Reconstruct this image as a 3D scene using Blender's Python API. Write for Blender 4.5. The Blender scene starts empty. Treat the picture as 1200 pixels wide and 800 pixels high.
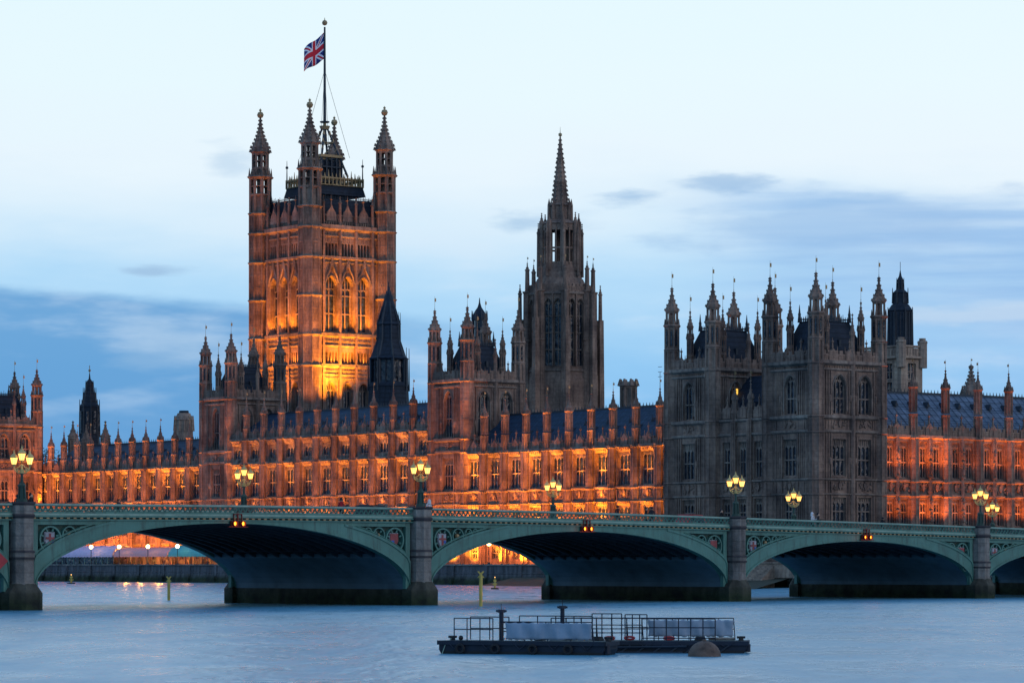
import bpy, math, random
from mathutils import Matrix, Vector
random.seed(11)
sc = bpy.context.scene
col = sc.collection
R = math.radians
F = 3750.0; HC = 3.35; HY = 661.0        # focal length in photo pixels, eye height, horizon row

# ---------------------------------------------------------------- camera
cam = bpy.data.objects.new('camera', bpy.data.cameras.new('camera'))
col.objects.link(cam); sc.camera = cam
cam.location = (0, 0, HC); cam.rotation_euler = (R(90), 0, 0)
cam.data.sensor_width = 36; cam.data.lens = F / 1200 * 36
cam.data.shift_y = (HY - 400) / 1200
cam.data.clip_start = 1; cam.data.clip_end = 9000

# ---------------------------------------------------------------- world
def lin(r, g, b):
    def c(x):
        x /= 255.0
        return x / 12.92 if x <= 0.04045 else ((x + 0.055) / 1.055) ** 2.4
    return (c(r), c(g), c(b), 1)
W = bpy.data.worlds.new('World'); sc.world = W; W.use_nodes = True
nt = W.node_tree; N = nt.nodes; L = nt.links
for n in list(N): N.remove(n)
def nd(t, **k):
    n = N.new(t)
    for a, b in k.items(): setattr(n, a, b)
    return n
def mth(op, a, b=None, c=None, clamp=False):
    n = nd('ShaderNodeMath', operation=op); n.use_clamp = clamp
    for i, x in enumerate((a, b, c)):
        if x is None: continue
        if isinstance(x, (int, float)): n.inputs[i].default_value = x
        else: L.new(x, n.inputs[i])
    return n.outputs[0]
def sstep(x, a, b):
    n = nd('ShaderNodeMapRange', interpolation_type='SMOOTHSTEP')
    L.new(x, n.inputs[0]); n.inputs[1].default_value = a; n.inputs[2].default_value = b
    return n.outputs[0]
def mixc(f, a, b, bt='MIX'):
    n = nd('ShaderNodeMix', data_type='RGBA', blend_type=bt)
    for i, x in ((0, f), (6, a), (7, b)):
        if isinstance(x, (int, float, tuple)): n.inputs[i].default_value = x
        else: L.new(x, n.inputs[i])
    return n.outputs[2]
tc = nd('ShaderNodeTexCoord'); sp = nd('ShaderNodeSeparateXYZ'); L.new(tc.outputs['Generated'], sp.inputs[0])
X, Y, Z = sp.outputs
az = mth('ARCTAN2', X, Y)
cmb = nd('ShaderNodeCombineXYZ'); L.new(mth('MULTIPLY', az, 1.0), cmb.inputs[0]); L.new(mth('MULTIPLY', Z, 4.2), cmb.inputs[1])
def wnoise(scale, detail, off, rough=.55):
    mp = nd('ShaderNodeVectorMath', operation='ADD'); L.new(cmb.outputs[0], mp.inputs[0]); mp.inputs[1].default_value = (off, off * .7, off)
    n = nd('ShaderNodeTexNoise'); n.inputs['Scale'].default_value = scale; n.inputs['Detail'].default_value = detail; n.inputs['Roughness'].default_value = rough
    L.new(mp.outputs[0], n.inputs['Vector']); return n.outputs['Fac']
n1 = wnoise(14, 5, 3.1); n2 = wnoise(34, 5, 8.3); n3 = wnoise(7, 4, 5.7)
mpx = nd('ShaderNodeVectorMath', operation='MULTIPLY'); L.new(cmb.outputs[0], mpx.inputs[0]); mpx.inputs[1].default_value = (14, 46, 1)
n4n = nd('ShaderNodeTexNoise'); n4n.inputs['Scale'].default_value = 1.0; n4n.inputs['Detail'].default_value = 6; L.new(mpx.outputs[0], n4n.inputs['Vector']); n4 = n4n.outputs['Fac']
e = mth('ADD', Z, mth('MULTIPLY', mth('SUBTRACT', n1, .5), .03))
rp = nd('ShaderNodeValToRGB'); cr = rp.color_ramp; L.new(mth('MULTIPLY', e, 1 / .9), rp.inputs[0])
stops = [(-.01, (92, 158, 212)), (.03, (108, 178, 232)), (.06, (136, 198, 244)), (.085, (176, 219, 250)), (.105, (212, 236, 253)), (.125, (230, 245, 255)),
         (.15, (230, 248, 255)), (.20, (226, 248, 255)), (.32, (168, 208, 244)), (.6, (124, 172, 226)), (.9, (104, 150, 208))]
while len(cr.elements) < len(stops): cr.elements.new(.5)
for el, (p, c) in zip(cr.elements, stops): el.position = max(0, p / .9); el.color = lin(*c)
base = rp.outputs[0]
# grey-blue bank low on the left, thin streaks on the right, small loose puffs
edge = mth('ADD', Z, mth('MULTIPLY', mth('SUBTRACT', n2, .5), .006))
edge = mth('ADD', edge, mth('MULTIPLY', az, .07))
low = mth('SUBTRACT', 1.0, sstep(edge, .0715, .0765))
left = mth('SUBTRACT', 1.0, sstep(az, -.09, .03))
base = mixc(mth('MULTIPLY', mth('MULTIPLY', low, left), .85), base, lin(84, 154, 212))
pale = mth('MULTIPLY', mth('SUBTRACT', 1.0, left), low)
wisp = mth('MULTIPLY', sstep(n1, .50, .72), mth('MULTIPLY', sstep(Z, .035, .06), mth('SUBTRACT', 1.0, sstep(Z, .085, .12))))
base = mixc(mth('MULTIPLY', wisp, .5), base, lin(204, 228, 250))
band = mth('MULTIPLY', sstep(mth('ADD', az, mth('MULTIPLY', n3, .03)), .05, .12), mth('MULTIPLY', sstep(edge, .06, .096), mth('SUBTRACT', 1.0, sstep(edge, .119, .1265))))
base = mixc(mth('MULTIPLY', band, mth('ADD', .5, mth('MULTIPLY', sstep(n4, .36, .66), .32)), clamp=True), base, lin(132, 184, 234))
def puff(px, py, w, h, amt, colr):
    a0 = (px - 600) / F; z0 = (HY - py) / F
    dx = mth('DIVIDE', mth('SUBTRACT', az, a0), w); dz = mth('DIVIDE', mth('SUBTRACT', Z, z0), h)
    d = mth('SQRT', mth('ADD', mth('POWER', mth('ABSOLUTE', dx), 2), mth('POWER', mth('ABSOLUTE', dz), 2)))
    d = mth('ADD', d, mth('MULTIPLY', mth('SUBTRACT', n2, .5), 2.6))
    m = mth('SUBTRACT', 1.0, sstep(d, .2, 1.1))
    global base
    base = mixc(mth('MULTIPLY', m, amt), base, lin(*colr))
puff(742, 234, .016, .0040, .75, (150, 190, 228)); puff(606, 264, .014, .0036, .7, (158, 196, 230)); puff(272, 198, .010, .0075, .5, (170, 203, 233))
puff(845, 218, .016, .0040, .7, (145, 186, 226)); puff(172, 322, .014, .0024, .7, (150, 186, 222)); puff(195, 412, .022, .008, .40, (150, 190, 226))
puff(660, 262, .02, .004, .4, (170, 203, 235)); puff(1010, 270, .07, .012, .45, (142, 186, 230)); puff(1120, 372, .05, .004, .6, (190, 216, 240))
sky = nd('ShaderNodeTexSky', sky_type='NISHITA'); sky.sun_disc = False
sky.sun_elevation = R(1.5); sky.sun_rotation = R(25); sky.air_density = 1.2; sky.ozone_density = 2
base = mixc(.012, base, sky.outputs[0])
# dusk: the sky away from the set sun is dimmer
back = mth('ADD', 1.05, mth('MULTIPLY', sstep(Y, -.6, .75), -.05))
tint = nd('ShaderNodeMix', data_type='RGBA'); L.new(back, tint.inputs[0]); 
mul = nd('ShaderNodeVectorMath', operation='SCALE'); L.new(base, mul.inputs[0]); L.new(back, mul.inputs['Scale'])
bg = nd('ShaderNodeBackground'); L.new(mul.outputs[0], bg.inputs[0]); bg.inputs[1].default_value = 1.0
wo = nd('ShaderNodeOutputWorld'); L.new(bg.outputs[0], wo.inputs[0])
N.remove(tint)
# faint afterglow as one very soft sun
sn = bpy.data.lights.new('sun', 'SUN'); sn.energy = .42; sn.angle = R(35); sn.color = (1, .74, .62)
so = bpy.data.objects.new('sun', sn); col.objects.link(so); so.rotation_euler = (R(72), 0, R(58))

sc.view_settings.view_transform = 'Standard'; sc.view_settings.look = 'None'
sc.view_settings.exposure = 0; sc.view_settings.gamma = 1; sc.view_settings.use_curve_mapping = False
sc.render.engine = 'CYCLES'

# ---------------------------------------------------------------- materials
def mat(name):
    m = bpy.data.materials.new(name); m.use_nodes = True
    t = m.node_tree; b = t.nodes['Principled BSDF']; return m, t, b
def tn(t, ty, **k):
    n = t.nodes.new(ty)
    for a, b in k.items(): setattr(n, a, b)
    return n
def posn(t, scale=(1, 1, 1)):
    g = tn(t, 'ShaderNodeNewGeometry'); mp = tn(t, 'ShaderNodeMapping'); mp.inputs['Scale'].default_value = scale
    t.links.new(g.outputs['Position'], mp.inputs['Vector']); return mp.outputs[0]
def noise(t, v, s, d=4, r=.55):
    n = tn(t, 'ShaderNodeTexNoise'); n.inputs['Scale'].default_value = s; n.inputs['Detail'].default_value = d; n.inputs['Roughness'].default_value = r
    t.links.new(v, n.inputs['Vector']); return n.outputs['Fac']
def ramp(t, f, st):
    r = tn(t, 'ShaderNodeValToRGB'); t.links.new(f, r.inputs[0])
    while len(r.color_ramp.elements) < len(st): r.color_ramp.elements.new(.5)
    for el, (p, c) in zip(r.color_ramp.elements, st): el.position = p; el.color = (*c, 1)
    return r.outputs[0]
def tmix(t, f, a, b, bt='MIX'):
    n = tn(t, 'ShaderNodeMix', data_type='RGBA', blend_type=bt)
    for i, x in ((0, f), (6, a), (7, b)):
        if isinstance(x, (int, float)): n.inputs[i].default_value = x
        elif isinstance(x, tuple): n.inputs[i].default_value = (*x, 1) if len(x) == 3 else x
        else: t.links.new(x, n.inputs[i])
    return n.outputs[2]
def bump(t, b, h, dist, strength=1):
    n = tn(t, 'ShaderNodeBump'); n.inputs['Distance'].default_value = dist; n.inputs['Strength'].default_value = strength
    t.links.new(h, n.inputs['Height']); t.links.new(n.outputs[0], b.inputs['Normal'])
def stone(name, c0, c1, c2, bd=.12, courses=.75, rough=.9):
    m, t, b = mat(name)
    p = posn(t); n_big = noise(t, p, .22, 5); n_fine = noise(t, p, 1.9, 4, .65)
    ps = posn(t, (1.2, 1.2, .12)); n_st = noise(t, ps, 1.0, 4, .6)
    c = ramp(t, n_big, [(.3, c1), (.52, c0), (.72, c2)])
    c = tmix(t, ramp(t, n_fine, [(.35, (0, 0, 0)), (.65, (1, 1, 1))]), tmix(t, 1.0, c, (.72, .70, .70), 'MULTIPLY'), c)
    c = tmix(t, ramp(t, n_st, [(.45, (0, 0, 0)), (.66, (.75, .75, .75))]), c, tmix(t, 1.0, c, (.42, .42, .46), 'MULTIPLY'))
    # ashlar courses: thin dark mortar joints at every block course
    sx = tn(t, 'ShaderNodeSeparateXYZ'); t.links.new(posn(t), sx.inputs[0])
    f = tn(t, 'ShaderNodeMath', operation='FRACT'); dv = tn(t, 'ShaderNodeMath', operation='DIVIDE'); dv.inputs[1].default_value = courses
    t.links.new(sx.outputs[2], dv.inputs[0]); t.links.new(dv.outputs[0], f.inputs[0])
    lt = tn(t, 'ShaderNodeMath', operation='LESS_THAN'); lt.inputs[1].default_value = .1; t.links.new(f.outputs[0], lt.inputs[0])
    ml = tn(t, 'ShaderNodeMath', operation='MULTIPLY'); ml.inputs[1].default_value = .35; t.links.new(lt.outputs[0], ml.inputs[0])
    c = tmix(t, ml.outputs[0], c, tmix(t, 1.0, c, (.45, .45, .45), 'MULTIPLY'))
    t.links.new(c, b.inputs['Base Color']); b.inputs['Roughness'].default_value = rough; b.inputs['Specular IOR Level'].default_value = .2
    bump(t, b, n_fine, bd); return m
def plain(name, c, rough=.6, metal=0, var=.35, scale=1.5, spec=.4, bd=0):
    m, t, b = mat(name); n = noise(t, posn(t), scale, 5, .6)
    d = tuple(x * (1 - var) for x in c); h = tuple(min(1, x * (1 + var * .5)) for x in c)
    t.links.new(ramp(t, n, [(.3, d), (.55, c), (.75, h)]), b.inputs['Base Color'])
    b.inputs['Roughness'].default_value = rough; b.inputs['Metallic'].default_value = metal; b.inputs['Specular IOR Level'].default_value = spec
    if bd: bump(t, b, n, bd)
    return m
def glow(name, c, s):
    m, t, b = mat(name); b.inputs['Base Color'].default_value = (*c, 1); b.inputs['Emission Color'].default_value = (*c, 1); b.inputs['Emission Strength'].default_value = s
    return m
M = {}
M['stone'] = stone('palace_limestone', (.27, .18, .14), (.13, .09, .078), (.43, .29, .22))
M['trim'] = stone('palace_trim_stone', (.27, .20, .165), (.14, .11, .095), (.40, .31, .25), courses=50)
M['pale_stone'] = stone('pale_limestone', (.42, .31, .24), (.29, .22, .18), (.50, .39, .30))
M['grey_stone'] = stone('grey_granite', (.25, .225, .20), (.14, .125, .115), (.34, .31, .275), courses=.9)
def river_stone(name, top, c0):
    m, t, b = mat(name); g = posn(t); sx = tn(t, 'ShaderNodeSeparateXYZ'); t.links.new(g, sx.inputs[0])
    n = noise(t, g, .8, 5); n2 = noise(t, posn(t, (1, 1, .15)), 1.6, 4)
    ad = tn(t, 'ShaderNodeMath', operation='MULTIPLY_ADD'); ad.inputs[1].default_value = .9; t.links.new(n, ad.inputs[0]); t.links.new(sx.outputs[2], ad.inputs[2])
    mr = tn(t, 'ShaderNodeMapRange'); mr.inputs[1].default_value = top - .1; mr.inputs[2].default_value = top + .9; t.links.new(ad.outputs[0], mr.inputs[0])
    st = ramp(t, n2, [(.35, tuple(x * .5 for x in c0)), (.6, c0), (.75, tuple(x * 1.3 for x in c0))])
    moss = ramp(t, n, [(.35, (.010, .012, .010)), (.55, (.022, .032, .014)), (.75, (.05, .055, .03))])
    t.links.new(tmix(t, mr.outputs[0], moss, st), b.inputs['Base Color']); b.inputs['Roughness'].default_value = .85; b.inputs['Specular IOR Level'].default_value = .25
    bump(t, b, n, .25); return m
M['river_wall'] = river_stone('weedy_river_wall', 1.3, (.12, .115, .125))
M['cutwater'] = river_stone('weedy_shaded_cutwater_stone', 1.0, (.07, .065, .05))  # weed low down; stone tone also darkened for shade under the bridge
def slate(name, c, seam=.9):
    m, t, b = mat(name); n = noise(t, posn(t), .9, 5, .7); g = tn(t, 'ShaderNodeNewGeometry')
    rot = tn(t, 'ShaderNodeMapping'); rot.inputs['Rotation'].default_value = (0, 0, R(52.77)); t.links.new(g.outputs['Position'], rot.inputs[0])
    sx = tn(t, 'ShaderNodeSeparateXYZ'); t.links.new(rot.outputs[0], sx.inputs[0])
    outs = []
    for ax, per in ((0, seam), (1, seam), (2, .8)):
        dv = tn(t, 'ShaderNodeMath', operation='DIVIDE'); dv.inputs[1].default_value = per; t.links.new(sx.outputs[ax], dv.inputs[0])
        f = tn(t, 'ShaderNodeMath', operation='FRACT'); t.links.new(dv.outputs[0], f.inputs[0])
        lt = tn(t, 'ShaderNodeMath', operation='LESS_THAN'); lt.inputs[1].default_value = .13; t.links.new(f.outputs[0], lt.inputs[0]); outs.append(lt.outputs[0])
    mx = tn(t, 'ShaderNodeMath', operation='MAXIMUM'); t.links.new(outs[0], mx.inputs[0]); t.links.new(outs[2], mx.inputs[1])
    base = ramp(t, n, [(.3, tuple(x * .6 for x in c)), (.55, c), (.75, tuple(x * 1.5 for x in c))])
    ml = tn(t, 'ShaderNodeMath', operation='MULTIPLY'); ml.inputs[1].default_value = .6; t.links.new(mx.outputs[0], ml.inputs[0])
    t.links.new(tmix(t, ml.outputs[0], base, tuple(x * .35 for x in c)), b.inputs['Base Color'])
    b.inputs['Roughness'].default_value = .65; b.inputs['Specular IOR Level'].default_value = .22; bump(t, b, mx.outputs[0], .06); return m
M['slate'] = slate('blue_cast_iron_roof', (.022, .046, .082))
M['lead'] = slate('pale_lead_roof', (.12, .155, .21), 1.3)
M['dark_roof'] = slate('black_iron_roof', (.018, .026, .042), .7)
M['dark_iron'] = plain('dark_iron', (.02, .03, .045), .5, .2)
M['gold'] = plain('gilding', (.36, .24, .12), .5, .3, .4)
m, t, b = mat('bridge_green_paint'); nb = noise(t, posn(t), .5, 5, .6); nst = noise(t, posn(t, (1.5, 1.5, .25)), 1.3, 5, .65)
c_ = ramp(t, nb, [(.3, (.046, .135, .108)), (.55, (.062, .175, .142)), (.75, (.082, .205, .168))])
c_ = tmix(t, ramp(t, nst, [(.5, (0, 0, 0)), (.68, (.8, .8, .8))]), c_, (.035, .075, .06)); c_ = tmix(t, ramp(t, noise(t, posn(t), 2.6, 4), [(.66, (0, 0, 0)), (.74, (.5, .5, .5))]), c_, (.10, .075, .05))
t.links.new(c_, b.inputs['Base Color']); b.inputs['Roughness'].default_value = .55; bump(t, b, nst, .04); M['green'] = m
M['green_dark'] = plain('bridge_dark_green_and_recess_shade', (.016, .05, .04), .6, 0, .4, .9)  # dark green paint, also stands for shade behind the spandrel openings
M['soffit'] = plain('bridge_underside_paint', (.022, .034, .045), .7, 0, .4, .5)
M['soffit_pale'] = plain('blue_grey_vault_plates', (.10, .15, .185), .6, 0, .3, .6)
M['rail_pale'] = plain('pale_rail_paint', (.22, .33, .27), .5, 0, .35, .9)  # paler tone than the rest of the bridge green
M['dark_band'] = plain('dark_stone_band', (.05, .042, .045), .9)  # darker stone tone for the pier mouldings
M['asphalt'] = plain('asphalt', (.05, .05, .052), .9, 0, .2, 2)
M['paving'] = plain('paving', (.2, .19, .18), .9, 0, .2, 2)
M['earth'] = plain('ground', (.09, .09, .08), .95, 0, .3, .2)
M['mud'] = plain('river_mud', (.055, .06, .04), .8, 0, .5, .8, bd=.1)
m, t, b = mat('window_glass'); gn = noise(t, posn(t), 1.1, 2)
t.links.new(ramp(t, gn, [(.35, (.008, .012, .02)), (.7, (.025, .035, .055))]), b.inputs['Base Color'])
b.inputs['Roughness'].default_value = .18; b.inputs['Specular IOR Level'].default_value = .45; bump(t, b, gn, .25); M['glass'] = m
m, t, b = mat('lamp_glass_lit'); b.inputs['Base Color'].default_value = (1, .8, .4, 1); b.inputs['Emission Color'].default_value = (1, .43, .06, 1); b.inputs['Emission Strength'].default_value = 2.8; M['lamp'] = m
M['flare'] = glow('lamp_core_lit', (1, .66, .26), 11)
M['amber'] = glow('navigation_amber', (1, .27, .02), 4.5)
M['red_glow'] = plain('red_lit_bracket', (.10, .012, .01), .6)  # red glow of the lamps put into the bracket colour
M['lit_window'] = glow('lit_window', (1, .55, .08), 1.2)
M['yellow'] = plain('yellow_marker_paint', (.50, .36, .08), .6, 0, .25, 2)
M['navy'] = plain('navy_hull_paint', (.006, .013, .03), .6, 0, .5, 1.5)
M['black'] = plain('black_rubber', (.012, .013, .016), .7, 0, .4, 2)
M['deck'] = plain('weathered_deck', (.05, .075, .07), .8, 0, .5, 3)
M['tarp'] = plain('blue_grey_tarpaulin', (.24, .31, .40), .6, 0, .25, 1.2, bd=.04)
M['rust'] = plain('rusted_buoy_paint', (.13, .085, .065), .8, 0, .65, 2.5, bd=.05)
M['red'] = plain('red_paint', (.38, .035, .04), .6)
M['shield_red'] = plain('heraldic_red', (.26, .05, .05), .6)
M['shield_white'] = plain('heraldic_white', (.30, .30, .33), .6)
M['bright_gold'] = plain('gilding_with_lamplight', (.60, .42, .16), .45, .2, .3)  # gilding brightened to stand for lamplight falling on it
M['white'] = plain('white_paint', (.75, .75, .75), .5, 0, .15)
M['blue'] = plain('blue_paint', (.03, .09, .35), .5)
M['awning_pink'] = plain('pink_mauve_canvas', (.72, .55, .74), .8, 0, .15)
M['awning_rose'] = plain('rose_canvas', (.75, .36, .38), .8, 0, .15)
M['awning_teal'] = plain('teal_canvas', (.10, .45, .46), .8, 0, .15)
M['skin'] = plain('skin', (.45, .28, .2), .6, 0, .1)
M['c_dark'] = plain('black_coat_cloth', (.015, .016, .022), .9)
M['c_red'] = plain('red_coat_cloth', (.45, .02, .03), .9)
M['c_white'] = plain('pale_jacket_cloth', (.6, .58, .62), .9, 0, .15)
M['leaf'] = plain('dark_foliage', (.04, .055, .03), .8, 0, .5, 2)
M['bark'] = plain('bark', (.06, .045, .035), .9)
# water
m, t, b = mat('river_water'); p = posn(t, (.5, .16, 1)); p2 = posn(t, (1.0, .28, 1))
wa = noise(t, p, .5, 5, .6); wb = noise(t, p2, 1.15, 2, .5); wc = noise(t, posn(t, (.35, 1.0, 1)), .035, 3)
ad = tn(t, 'ShaderNodeMath', operation='MULTIPLY_ADD'); ad.inputs[1].default_value = .5; t.links.new(wb, ad.inputs[0]); t.links.new(wa, ad.inputs[2])
t.links.new(ramp(t, wc, [(.35, (.10, .31, .43)), (.65, (.17, .39, .50))]), b.inputs['Base Color'])
t.links.new(ramp(t, wa, [(.3, (.22, .22, .22)), (.7, (.36, .36, .36))]), b.inputs['Roughness']); b.inputs['Specular IOR Level'].default_value = .5; b.inputs['IOR'].default_value = 1.33
bump(t, b, ad.outputs[0], .42, .9); M['water'] = m

# ---------------------------------------------------------------- mesh builder
class MB:
    def __init__(s, M4=None): s.v = []; s.f = []; s.m = []; s.M = M4 or Matrix()
    def add(s, vs, fs, m=0):
        k = len(s.v); s.v += [tuple(s.M @ Vector(v)) for v in vs]
        s.f += [tuple(i + k for i in f) for f in fs]; s.m += [m] * len(fs)
    def quad(s, a, b, c, d, m=0): s.add([a, b, c, d], [(0, 1, 2, 3)], m)
    def box(s, x0, x1, y0, y1, z0, z1, m=0):
        s.add([(x0, y0, z0), (x1, y0, z0), (x1, y1, z0), (x0, y1, z0), (x0, y0, z1), (x1, y0, z1), (x1, y1, z1), (x0, y1, z1)],
              [(0, 3, 2, 1), (4, 5, 6, 7), (0, 1, 5, 4), (1, 2, 6, 5), (2, 3, 7, 6), (3, 0, 4, 7)], m)
    def fr(s, cx, cy, z0, z1, r0, r1, n=8, m=0, rot=None, sx=1, sy=1, caps=True):
        rot = math.pi / n if rot is None else rot
        vs = []
        for z, r in ((z0, r0), (z1, r1)):
            for i in range(n):
                a = rot + 2 * math.pi * i / n; vs.append((cx + r * math.cos(a) * sx, cy + r * math.sin(a) * sy, z))
        fs = [(i, (i + 1) % n, n + (i + 1) % n, n + i) for i in range(n)]
        if caps: fs += [tuple(range(n))[::-1], tuple(range(n, 2 * n))]
        s.add(vs, fs, m)
    def lathe(s, cx, cy, prof, n=8, m=0, rot=None):
        for (r0, z0), (r1, z1) in zip(prof, prof[1:]): s.fr(cx, cy, z0, z1, max(r0, .001), max(r1, .001), n, m, rot, caps=False)
        s.fr(cx, cy, prof[-1][1], prof[-1][1] + .001, max(prof[-1][0], .001), max(prof[-1][0] * .98, .0005), n, m, rot)
    def plate(s, pts, y0, y1, m=0):      # polygon in x,z extruded along y
        n = len(pts); vs = [(x, y0, z) for x, z in pts] + [(x, y1, z) for x, z in pts]
        s.add(vs, [tuple(range(n)), tuple(range(n, 2 * n))[::-1]] + [(i, (i + 1) % n, n + (i + 1) % n, n + i) for i in range(n)], m)
    def tube(s, a, b, r, r1=None, n=6, m=0):
        a = Vector(a); b = Vector(b); d = (b - a).normalized(); r1 = r if r1 is None else r1
        q = d.to_track_quat('Z', 'Y'); vs = []
        for p, rr in ((a, r), (b, r1)):
            for i in range(n):
                an = 2 * math.pi * i / n; vs.append(tuple(p + q @ Vector((rr * math.cos(an), rr * math.sin(an), 0))))
        s.add(vs, [(i, (i + 1) % n, n + (i + 1) % n, n + i) for i in range(n)] + [tuple(range(n))[::-1], tuple(range(n, 2 * n))], m)
    def ball(s, c, r, n=8, m=0, sz=1):
        k = max(3, n // 2); prof = [(r * math.sin(math.pi * i / k), c[2] - r * sz * math.cos(math.pi * i / k)) for i in range(k + 1)]
        for (r0, z0), (r1, z1) in zip(prof, prof[1:]): s.fr(c[0], c[1], z0, z1, max(r0, .001), max(r1, .001), n, m, 0, caps=False)
    def ring(s, cx, cz, r, w, y0, y1, n=20, m=0):
        for i in range(n):
            a0 = 2 * math.pi * i / n; a1 = 2 * math.pi * (i + 1) / n
            s.plate([(cx + (r - w) * math.cos(a0), cz + (r - w) * math.sin(a0)), (cx + r * math.cos(a0), cz + r * math.sin(a0)),
                     (cx + r * math.cos(a1), cz + r * math.sin(a1)), (cx + (r - w) * math.cos(a1), cz + (r - w) * math.sin(a1))], y0, y1, m)
    def mesh(s, name, mats, base=(0, 0, 0), smooth=False):
        me = bpy.data.meshes.new(name); bx = Vector(base)
        me.from_pydata([tuple(Vector(v) - bx) for v in s.v], [], s.f)
        for k in mats: me.materials.append(M[k])
        me.polygons.foreach_set('material_index', s.m)
        if smooth: me.polygons.foreach_set('use_smooth', [True] * len(me.polygons))
        me.update(); return me
    def build(s, name, mats, parent=None, smooth=False):
        base = parent['_b'] if parent is not None and '_b' in parent else (0, 0, 0)
        return put(name, s.mesh(name, mats, base, smooth), parent)
def put(name, me, parent=None, loc=(0, 0, 0), rz=0):
    o = bpy.data.objects.new(name, me); col.objects.link(o)
    if parent is not None: o.parent = parent
    o.location = loc; o.rotation_euler = (0, 0, rz); return o
def tag(o, label=None, cat=None, group=None, kind=None):
    if label: o['label'] = label
    if cat: o['category'] = cat
    if group: o['group'] = group
    if kind: o['kind'] = kind
    return o

# ---------------------------------------------------------------- palace frame: s to the right along the river front, v inland
AL = R(37.23); SA, CA = math.sin(AL), math.cos(AL)
PX0, PY0 = 24.0, 500.0
PROT = math.atan2(-CA, SA)
GZ = 3.3
def PW(s, v, z=0): return Vector((PX0 + SA * s + CA * v, PY0 - CA * s + SA * v, z))
def SP(px, v):
    r = (px - 600) / F; x = PX0 + CA * v; y = PY0 + SA * v
    return -(x - y * r) / (SA + CA * r)
def VP(px, s):
    r = (px - 600) / F; x = PX0 + SA * s; y = PY0 - CA * s
    return (r * y - x) / (CA - SA * r)
def AT(px, Yd):                          # palace s,v of the point on column px at depth Yd
    dx = (px - 600) / F * Yd - PX0; dy = Yd - PY0
    return SA * dx - CA * dy, CA * dx + SA * dy
def ZP(py, Yd): return HC + (HY - py) * Yd / F
def root(name, s, v, label, cat, group=None, z=GZ):
    o = bpy.data.objects.new(name, None); col.objects.link(o)
    o.location = PW(s, v, z); o.rotation_euler = (0, 0, PROT); o.empty_display_size = 1
    o['_b'] = (s, v, z); return tag(o, label, cat, group)
def side_m(side, plane):
    return Matrix.Translation((0, plane, 0)) if side == 'W' else Matrix.Translation((plane, 0, 0)) @ Matrix.Rotation(R(90), 4, 'Z')
def place(name, me, rt, side, plane, a, z):
    b = rt['_b']; p = (a - b[0], plane - b[1], z - b[2]) if side == 'W' else (plane - b[0], a - b[1], z - b[2])
    return put(name, me, rt, p, 0 if side == 'W' else R(90))
LIGHTS = {}
def flood(rt, s, v, z, tgt, e, c=(1, .30, .03), ang=110, blend=.6, size=.25):
    k = (round(e, 2), c, ang, blend, size)
    if k not in LIGHTS:
        l = bpy.data.lights.new('floodlight', 'SPOT'); l.energy = e; l.color = c; l.spot_size = R(ang); l.spot_blend = blend; l.shadow_soft_size = size
        LIGHTS[k] = l
    o = bpy.data.objects.new('floodlight', LIGHTS[k]); col.objects.link(o)
    a = PW(s, v, z); d = PW(*tgt) - a; o.location = a; o.rotation_euler = d.to_track_quat('-Z', 'Y').to_euler()
    return o
def wash(s0, s1, v, z, tv, tz, e, c, w=.4):
    """a row of linear floodlights: long strip aimed at height tz on plane tv (river side)"""
    l = bpy.data.lights.new('floodlight_row', 'AREA'); l.shape = 'RECTANGLE'; l.size = abs(s1 - s0); l.size_y = w; l.energy = e; l.color = c
    o = bpy.data.objects.new('floodlight_row', l); col.objects.link(o)
    mid = (s0 + s1) / 2; a = PW(mid, v, z); d = (PW(mid, tv, tz) - a).normalized()
    xa = Vector((SA, -CA, 0)); za = -d; ya = za.cross(xa).normalized(); xa = ya.cross(za)
    o.matrix_world = Matrix((( xa.x, ya.x, za.x, a.x), (xa.y, ya.y, za.y, a.y), (xa.z, ya.z, za.z, a.z), (0, 0, 0, 1))); return o

# ---------------------------------------------------------------- gothic pieces
def wall_grid(mb, a0, a1, z0, z1, ops, depth=.6, m=0):
    ops = [o for o in ops if o[1] > a0 and o[0] < a1]
    xs = sorted({a0, a1, *[min(max(x, a0), a1) for o in ops for x in o[:2]]}); zs = sorted({z0, z1, *[z for o in ops for z in o[2:4] if z0 < z < z1]})
    for i in range(len(xs) - 1):
        for j in range(len(zs) - 1):
            cx = (xs[i] + xs[i + 1]) / 2; cz = (zs[j] + zs[j + 1]) / 2
            if any(o[0] < cx < o[1] and o[2] < cz < o[3] for o in ops): continue
            mb.quad((xs[i], 0, zs[j]), (xs[i + 1], 0, zs[j]), (xs[i + 1], 0, zs[j + 1]), (xs[i], 0, zs[j + 1]), m)
    for o in ops:
        x0, x1, y0, y1 = o[:4]; d = depth
        mb.quad((x0, 0, y0), (x0, d, y0), (x0, d, y1), (x0, 0, y1), m); mb.quad((x1, 0, y0), (x1, d, y0), (x1, d, y1), (x1, 0, y1), m)
        mb.quad((x0, 0, y1), (x1, 0, y1), (x1, d, y1), (x0, d, y1), m)
        mb.add([(x0, -.06, y0 - .08), (x1, -.06, y0 - .08), (x1, d, y0 + .25), (x0, d, y0 + .25)], [(0, 1, 2, 3)], m)
WC = {}
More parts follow.
